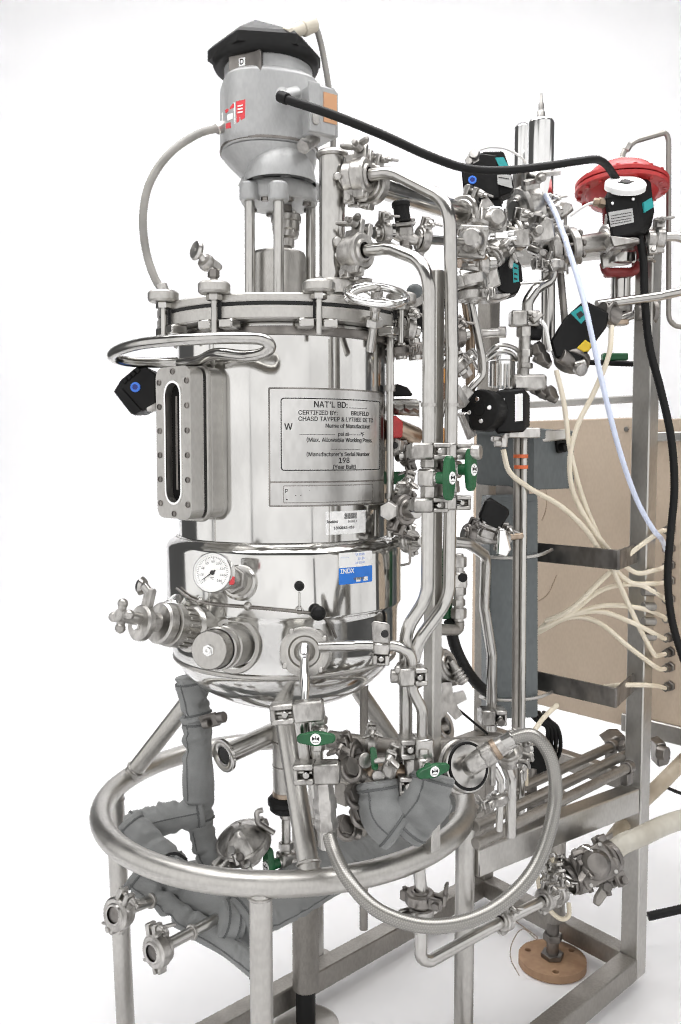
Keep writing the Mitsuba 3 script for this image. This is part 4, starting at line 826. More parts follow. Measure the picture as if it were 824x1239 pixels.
lagged(g, [(240, 985, 1.93), (247, 1020, 1.92), (268, 1060, 1.91)], .031, 3.)
lagged(g, [(246, 982, 1.92), (205, 990, 1.90), (152, 1002, 1.86)], .032, 4.)
g.add('buckle', cat(block([(240, 868, 1.87), (262, 862, 1.87), (268, 876, 1.87), (246, 882, 1.87), (250, 872, 1.90)], .004), disc(268, 868, 1.86, .012, (1, -.5, .3), .008), disc(250, 876, 1.86, .010, (1, -.5, .3), .008)), 'dark_steel')
g = Thing('insulated_pipe', 'grey insulation sleeve slanting down to the right under the ring at left', 'insulated pipe')
lagged(g, [(156, 992, 1.85), (188, 1032, 1.82), (212, 1052, 1.80)], .034, 5.)
lagged(g, [(196, 1046, 1.84), (235, 1080, 1.83), (275, 1106, 1.82)], .042, 6.)
lagged(g, [(158, 1060, 1.80), (196, 1090, 1.79), (250, 1128, 1.77), (318, 1174, 1.74)], .022, 7.)
g.add('seam', hose(pp((196, 1042, 1.79), (204, 1034, 1.775), (214, 1033, 1.77), (226, 1040, 1.775)), .003, 6), 'black_rubber')
g = Thing('insulated_pipe', 'thick straight grey insulated pipe crossing behind the front strut', 'insulated pipe')
lagged(g, [(286, 1118, 1.80), (300, 1108, 1.82), (380, 1064, 1.90), (470, 1012, 2.0), (560, 965, 2.1)], .052, 8., .004)
lagged(g, [(262, 1112, 1.78), (290, 1116, 1.80)], .040, 9.)
g = Thing('insulated_bend', 'puffy grey insulated elbow under the right hand clamps', 'insulated pipe')
lagged(g, [(456, 945, 1.57), (462, 985, 1.55), (486, 1004, 1.54)], .0455, 10., .006)
lagged(g, [(522, 934, 1.56), (514, 968, 1.545), (484, 1004, 1.54)], .0435, 11., .006)
g.add('flap', block([(536, 964, 1.53), (548, 975, 1.53), (542, 988, 1.53), (527, 982, 1.53), (538, 972, 1.55)], .003), 'grey_fabric')
# two spare clamps on stubs at lower left
for i, (c, e, lb) in enumerate((((143, 1105, 1.70), (205, 1081, 1.82), 'clamped pipe stub poking out left under the ring, upper of two'), ((190, 1150, 1.66), (262, 1112, 1.78), 'clamped pipe stub poking out left under the ring, lower of two'))):
    g = Thing('clamped_stub', lb, 'pipe'); a, b = U(*c), U(*e); d_ = nrm(b-a)
    g.add('tube', cyl(a, b, .0115, 18), 'tube_steel'); g.add('collar', cat(cyl(a+d_*(.085), a+d_*.092, .016)), 'cast_steel')
    g.add('cap', lathe([(0, -.012), (.014, -.012), (.021, -.007), (.021, .007), (.014, .012), (0, .012)], a, d_, 24), 'dark_steel')
    clamp(g, a, d_, .018, (.5, 0, 1) if i == 0 else (-.35, -.1, 1), 1.15); clamp(g, a+d_*.012, d_, .017, (-.5, -.3, -1), .9)
# diaphragm unit under the vessel
g = Thing('drain_valve', 'domed stainless drain valve with clamp lying beside the green tap under the vessel', 'valve')
o = U(294, 1018, 1.88); ax_ = nrm([-.25, -.35, .9])
g.add('dome', cat(lathe([(.058, -.004), (.060, .004), (.050, .012), (.034, .03), (.012, .037), (0, .037)], o, ax_, 36)), 'cast_steel')
Bd = basis(ax_)
for i in range(5):
    u = i*2*math.pi/5+.3; v = Bd@np.array([math.cos(u), math.sin(u), 0]); g.add('rib', hull(np.vstack([o+v*.055+Bd[:, 2]*.012, o+v*.015+Bd[:, 2]*.045, o+v*.015+Bd[:, 2]*.02, o+v*.056]+[o+np.cross(v, ax_)*.006+v*r_+Bd[:, 2]*h_ for r_, h_ in ((.055, .008), (.015, .038), (.015, .02), (.056, 0))])), 'cast_steel')
g.add('body', lathe([(.058, -.006), (.050, -.02), (.03, -.05), (0, -.055)], o, ax_, 32), 'cast_steel')
clamp(g, o-ax_*.004, ax_, .045, (-.6, -.7, 0), 1.25, 'cast_steel')
for s in (0, 1, 2): g.add('bolt', cat(cyl(U(282+9*s, 1030+8*s, 1.82), U(288+9*s, 1046+8*s, 1.82), .006), hexnut(U(282+9*s, 1030+8*s, 1.82), (-.3, -.6, .6), .010, .008)), 'dark_steel' if s % 2 else 'tube_steel')
g.add('bracket', tube(pp((332, 1008, 1.88), (312, 996, 1.88), (310, 982, 1.88), (318, 980, 1.88)), .006, .01, 10), 'cast_steel')
# green tap under the outlet
tp = U(341, 1040, 1.90); tp = np.array([AX, AY, tp[2]])
green_valve('green handled tap at the very bottom of the vessel outlet', tp, (0, 0, 1), nrm([-.80, -.60, -.05]), (.0, -.05, 1), 1.05)
g = Thing('drain_outlet', 'small hex fitting branching right under the green tap', 'fitting')
g.add('nut', cat(hexnut(tp+[0, 0, -.066], (0, 0, 1), .018, .028), cyl(tp+[0.01, 0, .0], tp+[.05, -.01, -.012], .011), hexnut(tp+[.038, -.008, -.010], (1, -.2, -.2), .014, .016), lathe([(.010, .03), (.010, .10), (.016, .105), (.016, .135), (.01, .14)], tp, (0, 0, 1), 20)), 'cast_steel')

# ================================================================== LOWER FRONT MANIFOLD
g = Thing('front_manifold', 'stack of clamps and fittings beside the front strut feeding the braided hose', 'manifold')
clampblock(g, U(360, 861, 1.50), (.12, 0, -1), (-1, .1, .12), .092, .036, .028)
clampblock(g, U(384, 934, 1.49), (.05, 0, -1), (-1, .1, .14), .080, .036, .034)
for x0, x1 in ((362, 372), (378, 386)): g.add('tube', cyl(U(x0, 868, 1.515), U(x1, 940, 1.51), .010), 'tube_steel')
g.add('tube', cyl(U(366, 860, 1.525), U(392, 1010, 1.53), .012), 'tube_steel')
o0, o1 = U(391, 946, 1.49), U(397, 1022, 1.49); d_ = nrm(o1-o0); L0 = np.linalg.norm(o1-o0)
g.add('hose_tail', cat(lathe([(.016, 0), (.0175, .004), (.0175, .026), (.0205, .03), (.0205, .046), (.018, .05), (.018, .064), (.021, .068), (.021, .080), (.017, .086), (.017, L0)], o0, d_, 6), lathe([(.014, 0), (.014, L0)], o0, d_, 18)), 'cast_steel')
g.add('ferrule', lathe([(.013, L0-.03), (.0165, L0-.03), (.0165, L0+.004), (.012, L0+.004)], o0, d_, 20), 'tube_steel')
for x, y, Y in ((418, 930, 1.55), (424, 962, 1.56), (430, 985, 1.56), (412, 1000, 1.55)):
    q = U(x, y, Y); g.add('fitting', cat(hexnut(q, (.6, -.5, .4), .019, .02), cyl(q, q+np.array([.035, .01, -.02]), .011), torus(q+[.01, -.01, .0], (.4, -.6, .5), .018, .005, 20, 8)), 'dark_steel')
green_valve('green handled valve on top of the front manifold, its lever lying level', U(386, 887, 1.51), (.1, 0, 1), (-.12, -1, .05), (1, -.1, .05), .80)
green_valve('green handled valve between stacked clamps left of the round gasket plate', U(512, 925, 1.535), (0, 0, 1), (.42, -.9, 0), (-1, -.45, -.1), .78)
# clamp stack at the foot of the long pipes
g = Thing('clamp_stack', 'stacked clamps joining the two long pipes above the insulated elbow', 'clamp')
clampblock(g, U(503, 903, 1.55), (0, 0, 1), (-1, -.1, 0), .060, .036, .042); clampblock(g, U(500, 948, 1.55), (0, 0, 1), (-1, -.1, 0), .056, .036, .034)
g.add('body', cat(cyl(U(503, 890, 1.56), U(503, 960, 1.555), .018), rbox((.040, .036, .034), o=U(503, 926, 1.56), bev=.004)), 'cast_steel')
g.add('nut', hexnut(U(516, 962, 1.54), (.3, -.8, 0), .012, .014), 'cast_steel')
clamp(g, U(474, 930, 1.57), (.8, -.3, -.2), .020, (.0, -.5, 1), 1.1); g.add('elbow', tube(pp((500, 944, 1.56), (478, 932, 1.57), (456, 925, 1.58), (446, 940, 1.57)), .016, .03, 16), 'bronze_steel')
g.add('bolt_boss', cat(disc(459, 937, 1.55, .012, (-.2, -1, 0), .012), disc(440, 920, 1.56, .014, (.5, -1, .3), .01)), 'cast_steel')
clamp(g, U(425, 918, 1.58), (.7, -.3, .1), .022, (.2, -.6, 1), 1.1, 'dark_steel')
g.add('green_lever', prism(oval(.012, .05), .006, basis((.2, -.5, .8), (1, 0, .1)), U(452, 919, 1.55), .002), 'green_plastic')
# level dull pipe
g = pipe_run('level_pipe', 'dull level pipe running behind the clamp stack under the vessel', [(398, 894, 1.66), (450, 902, 1.63), (500, 906, 1.62), (604, 900, 1.72)], .0165, .02, 'dull_steel')
clamp(g, U(448, 902, 1.632), (1, .05, -.05), .018, (0, -.3, 1), .9)
# round gasket plate with hose fitting
g = Thing('gasket_plate', 'round clamped end plate with black gasket facing forward beside right end of ring', 'fitting')
o = U(566, 927, 1.60); ax_ = nrm([.42, -.80, .32])
g.add('plate', lathe([(0, -.02), (.040, -.02), (.047, -.014), (.049, -.006), (.047, .0), (.03, .006), (.018, .008), (.016, .02), (0, .02)], o, ax_, 44), 'tube_steel')
g.add('gasket', torus(o+ax_*.001, ax_, .041, .0034, 44, 8), 'black_rubber')
g.add('back_clamp', lathe([(.0, -.05), (.04, -.046), (.050, -.036), (.050, -.022), (.045, -.018)], o, ax_, 40), 'cast_steel')
g.add('back_pipe', cyl(o-ax_*.04, U(536, 908, 1.66), .022), 'satin_steel')
g.add('clamp_lug', cat(block([(584, 905, 1.58), (600, 912, 1.58), (598, 930, 1.58), (586, 928, 1.58), (590, 915, 1.61)], .004), cyl(U(596, 905, 1.57), U(596, 950, 1.57), .006)), 'cast_steel')
hs = [o+ax_*.012, U(572, 924, 1.555), U(592, 910, 1.555), U(612, 899, 1.555)]
d_ = nrm(hs[3]-hs[1]); Lh = np.linalg.norm(hs[3]-hs[1])
g.add('hose_fitting', cat(lathe([(.014, -.01), (.017, -.004), (.0185, .01), (.0185, .022), (.021, .024), (.021, .04), (.018, .043), (.018, .055), (.0165, Lh)], hs[1], d_, 24), hexnut(hs[1]+d_*.02, d_, .0225, .018)), 'cast_steel')
g.add('band', lathe([(.0185, .0435), (.0198, .045), (.0198, .052), (.0185, .0535)], hs[1], d_, 28), 'bronze_steel')
g.add('elbow', tube([o+ax_*.0, o+ax_*.030, hs[1]+d_*.01], .0135, .02, 16), 'cast_steel')
# braided hose loop
g = Thing('braided_hose', 'long braided hose looping down below the ring from gasket plate to front manifold', 'hose') if False else Thing('braided_metal_hose', 'long braided hose looping down below the ring from gasket plate to front manifold', 'hose')
pth = spline(pp((602, 904, 1.555), (622, 893, 1.55), (645, 890, 1.545), (664, 912, 1.53), (672, 950, 1.51), (666, 1000, 1.47), (646, 1052, 1.43), (606, 1094, 1.39), (556, 1117, 1.36), (505, 1119, 1.355), (455, 1100, 1.37), (421, 1064, 1.41), (404, 1030, 1.46), (397, 1008, 1.485)), 14)
m_, uv_ = sweep(pth, .0118, 22, uv=True)
g.add('hose', m_, 'braided_hose', uv=uv_)
g.add('ferrule', cat(cyl(U(604, 903, 1.555), U(622, 893, 1.55), .0150, 20)), 'tube_steel')

# star knobs behind
def star_clamp(label, cx, cy, Y, sx=1., d=(.3, -.9, .3)):
    g = Thing('star_knob_clamp', label, 'clamp'); o = U(cx, cy, Y); R = basis(d, (.2, 0, 1))
    ring_, w_ = clampring(o, nrm([.7, -.5, .35]), .020, (-.3, -.3, 1), 1.15); k = g.add('clamp', ring_, 'cast_steel'); return g, o, R, k
for lb, c, kn, wire in (('clamp with a star shaped knob standing on it, lower of two behind long pipes', (533, 880, 1.78), (540, 848, 1.78), True), ('clamp with a ribbed handle pointing right, upper of two behind long pipes', (538, 806, 1.80), (556, 822, 1.79), False)):
    g, o, R, k = star_clamp(lb, *c)
    if wire:
        q = U(*kn); Rq = basis((.1, -1, .1), (0, 0, 1)); pts = []
        for i in range(10):
            u = i*math.pi/5+.0; r_ = .038 if i % 2 == 0 else .017
            pts += [(r_*math.cos(u+du), r_*math.sin(u+du)) for du in ((-.2, .0, .2) if i % 2 == 0 else (0,))]
        pl = Polygon(pts).buffer(.004).buffer(-.002); m = trimesh.creation.extrude_polygon(pl, .012); g.add('knob', put(m, Rq, q), 'cast_steel', smooth=30)
        g.add('spindle', cyl(q, U(526, 876, 1.79), .008), 'tube_steel'); g.add('pipe', cyl(U(490, 905, 1.75), U(540, 878, 1.79), .013), 'dull_steel')
    else:
        a, b = U(545, 800, 1.79), U(562, 827, 1.78); g.add('handle', cat(cyl(a, b, .009), *[torus(a+(b-a)*t, b-a, .010, .003, 18, 8) for t in (.45, .6, .75, .9)]), 'cast_steel')
        g.add('pipe', cyl(U(492, 832, 1.80), U(545, 802, 1.80), .0135), 'dull_steel'); g.add('bolt', disc(520, 812, 1.76, .010, (-.4, -.8, .2), .01), 'cast_steel')
g = Thing('black_hose', 'black rubber hose curving down from the green tube fitting to the grey column', 'hose')
g.add('tube', hose(pp((544, 752, 1.86), (550, 780, 1.88), (562, 806, 1.92), (578, 828, 1.98), (596, 842, 2.06)), .0125, 12), 'black_rubber')
g = Thing('green_tee', 'dark green tube with stacked hex fittings behind the outer long pipe', 'fitting')
g.add('green_tube', cyl(U(537, 664, 1.88), U(541, 748, 1.88), .0125), 'green_plastic')
g.add('fittings', cat(*[hexnut(U(555, y, 1.86), (0, 0, 1), r, h) for y, r, h in ((686, .017, .022), (700, .014, .016), (720, .016, .02), (733, .014, .014), (748, .017, .022))], rbox((.03, .03, .034), o=U(556, 702, 1.86), bev=.004), cyl(U(555, 670, 1.86), U(555, 752, 1.86), .0105)), 'cast_steel', label='stack of small hex pipe fittings')
g.add('elbow', cat(tube(pp((555, 752, 1.86), (555, 762, 1.86), (520, 762, 1.80)), .012, .01), cyl(U(526, 762, 1.79), U(532, 762, 1.79), .015)), 'dull_steel')
g.add('button', disc(560, 699, 1.842, .0095, (.2, -1, 0), .003), 'black_rubber')
g = Thing('tie_wire', 'taut thin black wire running behind the star knob', 'wire'); g.add('strand', cyl(U(516, 826, 1.9), U(590, 888, 2.02), .0028, 8), 'black_rubber')

# ================================================================== VALVES AND ACTUATORS, upper right
def tee_cluster(g, pts):
    """short pipe stubs with clamps: (x0,y0,Y0,x1,y1,Y1,r,lug,mat)"""
    for (x0, y0, Y0, x1, y1, Y1, r, lug, mat) in pts:
        a, b = U(x0, y0, Y0), U(x1, y1, Y1); g.add('stub', cyl(a, b, r, 20), 'tube_steel'); d_ = nrm(b-a); m = (a+b)/2
        clamp(g, m, d_, r+.001, lug, max(.8, r/.014), mat)
def bolts4(g, o, R, w, mat='dark_steel', parent=None, r=.005):
    for sx in (-1, 1):
        for sy in (-1, 1): g.add('bolt', hexnut(o+R[:, 0]*sx*w+R[:, 1]*sy*w, R[:, 2], r, r), mat, parent)
def valve_body(g, o, flow, bon, k=1.0, mat='cast_steel'):
    o = np.asarray(o, float); f = nrm(flow); R = basis(bon, f)
    g.add('body', cat(lathe([(.020*k, -.045*k), (.020*k, -.039*k), (.013*k, -.035*k), (.017*k, -.015*k), (.019*k, 0), (.017*k, .015*k), (.013*k, .035*k), (.020*k, .039*k), (.020*k, .045*k)], o, f, 26), rbox((.044*k, .040*k, .03*k), R, o+R[:, 2]*.012*k, .006*k)), mat)
    b = g.add('bonnet', cat(rbox((.056*k, .050*k, .011*k), R, o+R[:, 2]*.031*k, .003*k), lathe([(.022*k, .034*k), (.021*k, .048*k), (.014*k, .056*k), (0, .056*k)], o, R[:, 2], 24)), mat)
    bolts4(g, o+R[:, 2]*.036*k, R, .021*k, 'tube_steel', b)
    return R
def blue_ring(g, px, py, Y, r, ax, par=None):
    o = U(px, py, Y); ax = nrm(ax); k = g.add('button_ring', lathe([(r*.5, 0), (r, 0), (r, .002), (r*.9, .003), (r*.55, .003)], o, ax, 28), 'blue_button', par)
    g.add('button', lathe([(r*.56, 0), (r*.56, .0018), (0, .0022)], o, ax, 24), 'blue_ink', par)
pbr('blue_ink', (.015, .03, .22), .4)
# -- actuator with blue ring, top
g = Thing('valve_actuator', 'black valve actuator with blue ring and teal label high beside the filter housing', 'actuator')
Y = 2.02
k = g.add('head', solid([(559, 208), (570, 191), (582, 185), (601, 188), (604, 240), (578, 244), (562, 235)], Y, .06, (.35, 1, 0), .95, .004), 'black_plastic')
g.add('shoulder', solid([(584, 184), (608, 183), (616, 203), (621, 226), (617, 233), (598, 240), (590, 215)], Y+.008, .055, (.2, 1, 0), .95, .004), 'black_plastic', k)
g.add('neck', cyl(U(592, 234, Y+.03), U(594, 262, Y+.03), .026, 24), 'black_plastic', k)
g.add('teal_label', face([(599, 191), (609, 190), (615, 201), (604, 202)], Y-.001), 'teal_label', k)
g.add('grey_label', face([(601, 210), (618, 212), (620, 228), (602, 223)], Y-.001), 'grey_label', k); g.add('label_print', face([(603, 214), (616, 216), (616, 217), (603, 215)], Y-.0026, .0006), 'black_ink', k)
blue_ring(g, 571.5, 218, Y-.0015, .0095, (-.1, -1, .1), k)
g.add('knuckle', cat(block([(563, 194, Y), (571, 181, Y), (580, 182, Y), (581, 196, Y), (566, 203, Y), (572, 185, Y+.03), (580, 196, Y+.03)], .004), disc(574, 187, Y-.01, .011, (-.4, -1, .2), .007), disc(568, 196, Y-.008, .008, (-.4, -1, .2), .006)), 'cast_steel', k)
# -- valve cluster under it
g = Thing('valve_cluster', 'crowded stainless diaphragm valve block below the blue ringed actuator', 'valve')
o = U(590, 274, 2.02); valve_body(g, o, (.9, .3, -.1), (.2, -.95, .1), 1.1)
g.add('yoke', cat(block([(573, 270, 1.99), (584, 240, 1.99), (590, 238, 1.99), (597, 246, 1.99), (594, 275, 1.99), (586, 282, 1.99), (575, 279, 1.99), (590, 262, 2.03)], .003)), 'cast_steel')
g.add('hinge', cat(block([(586, 254, 1.98), (596, 249, 1.98), (611, 252, 1.98), (612, 260, 1.98), (599, 268, 1.98), (592, 265, 2.0)], .004)), 'bright_steel')
g.add('lever', cat(cyl(U(592, 284, 1.98), U(622, 282, 1.98), .006), cyl(U(598, 292, 1.98), U(625, 288, 1.98), .0055), rbox((.03, .02, .016), o=U(606, 286, 1.98))), 'bright_steel')
tee_cluster(g, [(610, 282, 2.02, 640, 286, 2.05, .018, (0, -.4, 1), 'cast_steel'), (622, 258, 2.10, 652, 252, 2.12, .030, (-.6, -.5, .6), 'cast_steel'), (640, 288, 2.06, 664, 280, 2.08, .016, (.3, -.6, 1), 'cast_steel'), (655, 262, 2.08, 678, 256, 2.1, .014, (.2, -.3, 1), 'cast_steel')])
g.add('side_plate', block([(613, 280, 2.0), (640, 276, 2.0), (641, 298, 2.0), (622, 298, 2.0), (628, 286, 2.03)], .003), 'cast_steel')
g.add('arm', cat(block([(640, 284, 2.0), (662, 262, 2.0), (668, 266, 2.0), (672, 288, 2.0), (664, 292, 2.0), (645, 292, 2.0), (660, 276, 2.03)], .004), disc(652, 279, 1.985, .010, (0, -1, 0), .008)), 'cast_steel')
g.add('screw', cat(disc(655, 307, 2.02, .0085, (.1, -1, .1), .01), cyl(U(640, 300, 2.04), U(660, 308, 2.02), .010)), 'cast_steel')
# -- second row
g = Thing('diaphragm_valve', 'stainless diaphragm valve with rusty band hanging between outer pipe and teal labelled actuator', 'valve')
o = U(574, 300, 1.96); R = valve_body(g, o, (.15, .1, 1), (-.25, -.95, .1), 1.25)
g.add('eye_plate', cat(block([(552, 310, 1.93), (556, 286, 1.93), (574, 280, 1.93), (584, 290, 1.93), (580, 312, 1.93), (565, 318, 1.93), (570, 300, 1.96)], .003)), 'cast_steel')
g.add('eye', cat(torus(U(566, 298, 1.925), (-.1, -1, .1), .012, .0035, 24, 8)), 'tube_steel'); g.add('eye_hole', disc(566, 298, 1.925, .010, (-.1, -1, .1), .002), 'dark_gap')
g.add('rust_band', lathe([(.020, -.006), (.040, -.006), (.043, 0), (.040, .006), (.020, .006)], U(570, 316, 1.96), (.05, .1, 1), 32), 'bronze_steel')
tee_cluster(g, [(562, 322, 1.95, 598, 318, 1.97, .016, (0, -.6, 1), 'cast_steel'), (566, 332, 1.95, 570, 350, 1.95, .019, (-.8, -.5, 0), 'cast_steel'), (570, 348, 1.95, 571, 368, 1.95, .016, (.9, -.4, 0), 'cast_steel'), (592, 314, 1.98, 604, 300, 2.0, .016, (.6, -.5, .3), 'cast_steel')])
g.add('fork', cat(*[block([(556, y, 1.94), (582, y-3, 1.94), (583, y+3, 1.94), (557, y+6, 1.94), (570, y+1, 1.97)], .002) for y in (327, 336, 344)]), 'bright_steel')
g = Thing('valve_actuator', 'black actuator end with upright teal label left of the S shaped pipe', 'actuator')
k = g.add('head', solid([(600, 336), (606, 314), (612, 306), (622, 307), (630, 320), (632, 340), (626, 354), (616, 358), (604, 352)], 1.99, .055, (.1, 1, 0), .96, .004), 'black_plastic')
g.add('teal_label', face([(620, 317), (627, 321), (628, 341), (621, 342)], 1.988), 'teal_label', k); g.add('label_print', cat(*[face([(622, y), (626, y+1), (626, y+3), (622, y+2)], 1.9865, .0006) for y in (323, 330, 336)]), 'black_ink', k)
g.add('bracket', cat(block([(584, 330, 1.97), (600, 318, 1.97), (606, 345, 1.97), (590, 352, 1.97), (594, 335, 2.0)], .003), solid([(578, 356), (618, 356), (606, 361), (588, 362)], 1.975, .05)), 'cast_steel', k)
g.add('air_tube', cyl(U(629, 343, 1.99), U(656, 341, 2.0), .0028, 8), 'tube_steel', k)
# inclined thin pipes left of the round actuator
g = pipe_run('slanted_pipe', 'bent pipe with hex unions leading down to the round black actuator', [(570, 368, 1.95), (583, 430, 1.94), (585, 452, 1.94), (557, 484, 1.92)], .0088, .03)
g.add('union', cat(*[cyl(U(*a), U(*b), r, 6) for a, b, r in (((568, 472, 1.925), (556, 485, 1.92), .016), ((548, 470, 1.90), (560, 490, 1.92), .017), ((560, 500, 1.92), (572, 528, 1.94), .009), ((556, 500, 1.93), (568, 531, 1.95), .006), ((548, 424, 1.9), (560, 442, 1.91), .017), ((558, 440, 1.91), (566, 455, 1.92), .013))]), 'cast_steel', label='hex pipe unions')
g = pipe_run('brown_pipe', 'straight brownish pipe dropping just left of the slanted pipe', [(564, 366, 1.97), (569, 400, 1.97), (569, 482, 1.97)], .0105, .02, 'bronze_steel')
g.add('cross_piece', cyl(U(548, 398, 1.98), U(572, 397, 1.97), .010), 'bronze_steel')
# curved s pipe down to round actuator
g = Thing('s_pipe', 'shiny S shaped pipe dropping to the upright valve stack in the middle', 'pipe')
g.add('tube', tube(pp((669, 316, 2.03), (668, 338, 2.03), (648, 350, 2.0), (638, 366, 1.99), (638, 390, 1.99)), .0125, .03), 'tube_steel')
clampblock(g, U(634, 386, 1.98), (0, 0, 1), (1, .1, 0), .064, .034, .030); g.add('lever', cat(block([(642, 384, 1.96), (656, 377, 1.96), (658, 381, 1.96), (646, 392, 1.96), (650, 384, 1.98)], .003), disc(647, 381, 1.955, .0065, (0, -1, 0), .003)), 'cast_steel')
clamp(g, U(669, 322, 2.03), (0, 0, 1), .014, (-.8, -.5, 0), 1.05)
g.add('riser', cat(cyl(U(636, 392, 1.99), U(632, 470, 1.99), .0135), *[hexnut(U(635, y, 1.99), (0, 0, 1), r, h) for y, r, h in ((408, .019, .024), (432, .017, .016), (446, .018, .012), (470, .016, .012))]), 'cast_steel')
g.add('white_sleeve', rbox((.075, .03, .036), o=U(640, 463, 1.99), bev=.006), 'cast_steel')
for x, y in ((648, 425), (654, 436), (651, 474), (662, 478)): g.add('fitting', cat(hexnut(U(x, y, 2.0), (.6, -.6, .3), .018, .018), cyl(U(x-8, y-4, 2.0), U(x+12, y+6, 2.0), .010)), 'dark_steel')
g.add('black_cap', cyl(U(640, 402, 2.0), U(654, 402, 2.0), .0185), 'black_plastic')
# upright behind: square section with thin pipe
g = pipe_run('riser_pipe', 'straight vertical pipe rising beside the blue air tube', [(664, 262, 2.14), (663, 330, 2.14), (663, 425, 2.14)], .0165, .02)
g.add('thin_pipe', cyl(U(678, 330, 2.14), U(684, 395, 2.14), .0085), 'dark_steel'); clamp(g, U(664, 318, 2.14), (0, 0, 1), .018, (1, -.4, 0), 1.1)
# -- tilted actuator
g = Thing('valve_actuator', 'big tilted black actuator with square teal label beside the right post', 'actuator')
Y = 1.99
k = g.add('head', solid([(666, 414), (684, 384), (703, 367), (711, 365), (736, 378), (734, 395), (716, 420), (700, 440), (672, 432)], Y, .07, (.15, 1, -.05), .94, .005), 'black_plastic')
g.add('teal_label', face([(690, 379), (703, 370), (712, 382), (703, 392)], Y-.002), 'teal_label', k); g.add('label_print', face([(697, 380), (703, 376), (707, 381), (701, 386)], Y-.0034, .0006), 'black_ink', k)
g.add('yellow_wedge', solid([(698, 421), (708, 411), (716, 416), (713, 424), (706, 426)], Y-.004, .03), 'yellow_plastic', k)
g.add('base', cat(disc(692, 436, Y+.03, .040, (-.3, -.5, -.8), .008), cyl(U(678, 430, Y), U(700, 444, Y+.02), .016)), 'dark_steel', k)
g.add('adjuster', cat(cyl(U(695, 444, Y), U(708, 440, Y), .012), disc(702, 447, Y-.01, .014, (.3, -1, -.4), .009)), 'cast_steel', k)
g.add('elbow', cat(cyl(U(727, 376, Y+.02), U(745, 384, Y+.04), .022), torus(U(741, 378, Y+.02), (.7, -.6, -.2), .020, .005, 24, 8)), 'dark_steel', k)
# -- red control valve
g = Thing('control_valve', 'red diaphragm control valve with wide round top and cast yoke', 'valve')
Y = 2.19; o = U(752, 226, Y); Rr = S(53.5, Y)
hd = g.add('diaphragm_case', lathe([(0, .060), (Rr*.20, .059), (Rr*.40, .053), (Rr*.62, .042), (Rr*.76, .026), (Rr*.86, .014), (Rr*.97, .012), (Rr, .009), (Rr, .001), (Rr*.98, 0)], o, (.02, .10, 1), 56), 'red_paint')
g.add('lower_case', lathe([(Rr*.98, -.002), (Rr, -.003), (Rr, -.012), (Rr*.95, -.015), (Rr*.78, -.018), (Rr*.66, -.04), (Rr*.34, -.056), (0, -.058)], o, (.02, .10, 1), 56), 'red_paint', hd)
for i in range(16):
    v = out_dir(i*2*math.pi/16); b = o+v*Rr*.915+np.array([0, 0, -.10*v[1]*Rr*.9]); g.add('bolt', cat(hexnut(b+[0, 0, .011], (0, 0, 1), .0055, .005), hexnut(b+[0, 0, -.019], (0, 0, 1), .0055, .006), cyl(b+[0, 0, -.018], b+[0, 0, .013], .003, 10)), 'red_paint', hd)
yk = [block([(730, 246, Y-.03), (742, 246, Y-.03), (745, 312, Y-.03), (732, 312, Y-.03), (736, 250, Y), (742, 310, Y)], .004), block([(764, 250, Y+.0), (772, 250, Y+.0), (775, 325, Y+.0), (766, 325, Y+.0), (768, 260, Y+.03), (772, 320, Y+.03)], .004)]
g.add('yoke', cat(*yk), 'dark_red_paint')
g.add('yoke_clamp', cat(tube(pp((731, 318, Y-.05), (733, 330, Y-.05), (768, 329, Y-.05), (773, 318, Y-.04), (772, 290, Y-.03)), .011, .02, 12), rbox((.07, .05, .016), o=U(751, 330, Y-.03), bev=.004)), 'dark_red_paint')
g.add('bonnet', cat(cyl(U(751, 336, Y-.02), U(751, 376, Y-.02), .023, 24), disc(750, 313, Y-.06, .028, (0, 0, 1), .012), block([(726, 308, Y-.06), (770, 304, Y-.06), (770, 316, Y-.06), (728, 324, Y-.06), (750, 312, Y)], .004)), 'tube_steel')
g.add('trim', cat(hexnut(U(751, 378, Y-.03), (0, 0, 1), .028, .022), cyl(U(751, 378, Y-.03), U(751, 394, Y-.03), .014), cyl(U(735, 392, Y-.05), U(765, 380, Y-.05), .012)), 'cast_steel')
g.add('brass_plug', rbox((.03, .02, .012), o=U(752, 390, Y-.06)), 'bronze_steel')
g.add('port', cat(lathe([(.020, 0), (.020, .03), (.030, .034), (.030, .044), (.02, .046)], U(770, 378, Y-.03), (1, .1, 0), 24)), 'dark_steel')
g.add('stem', cyl(U(751, 250, Y-.02), U(751, 312, Y-.02), .009), 'bright_steel')
# -- positioner in front of it
g = Thing('valve_positioner', 'black box positioner with white round dial on top, before the red valve', 'positioner')
k = g.add('case', block([(731, 240, 2.05), (768, 232, 2.05), (774, 282, 2.05), (741, 289, 2.05), (741, 222, 2.11), (786, 219, 2.11), (791, 256, 2.11), (785, 284, 2.11)], .005), 'black_plastic')
g.add('lid', block([(735, 235, 2.048), (768, 229, 2.048), (768, 234, 2.046), (733, 241, 2.046), (740, 222, 2.11), (784, 217, 2.11), (787, 224, 2.11), (740, 228, 2.11)], .004), 'black_plastic', k)
od = U(757, 222, 2.060); ad = nrm([-.05, -.72, 1])
g.add('dial', lathe([(.0, -.012), (.046, -.012), (.046, .0), (.043, .003), (0, .003)], od, ad, 40), 'white_label', k); g.add('dial_core', cat(cyl(od+ad*.002, od+ad*.006, .012), rbox((.036, .008, .001), basis(ad, (1, 0, 0)), od+ad*.0035)), 'black_ink', k)
g.add('grey_label', face([(736, 257), (765, 252), (767, 269), (739, 275)], 2.0475), 'grey_label', k)
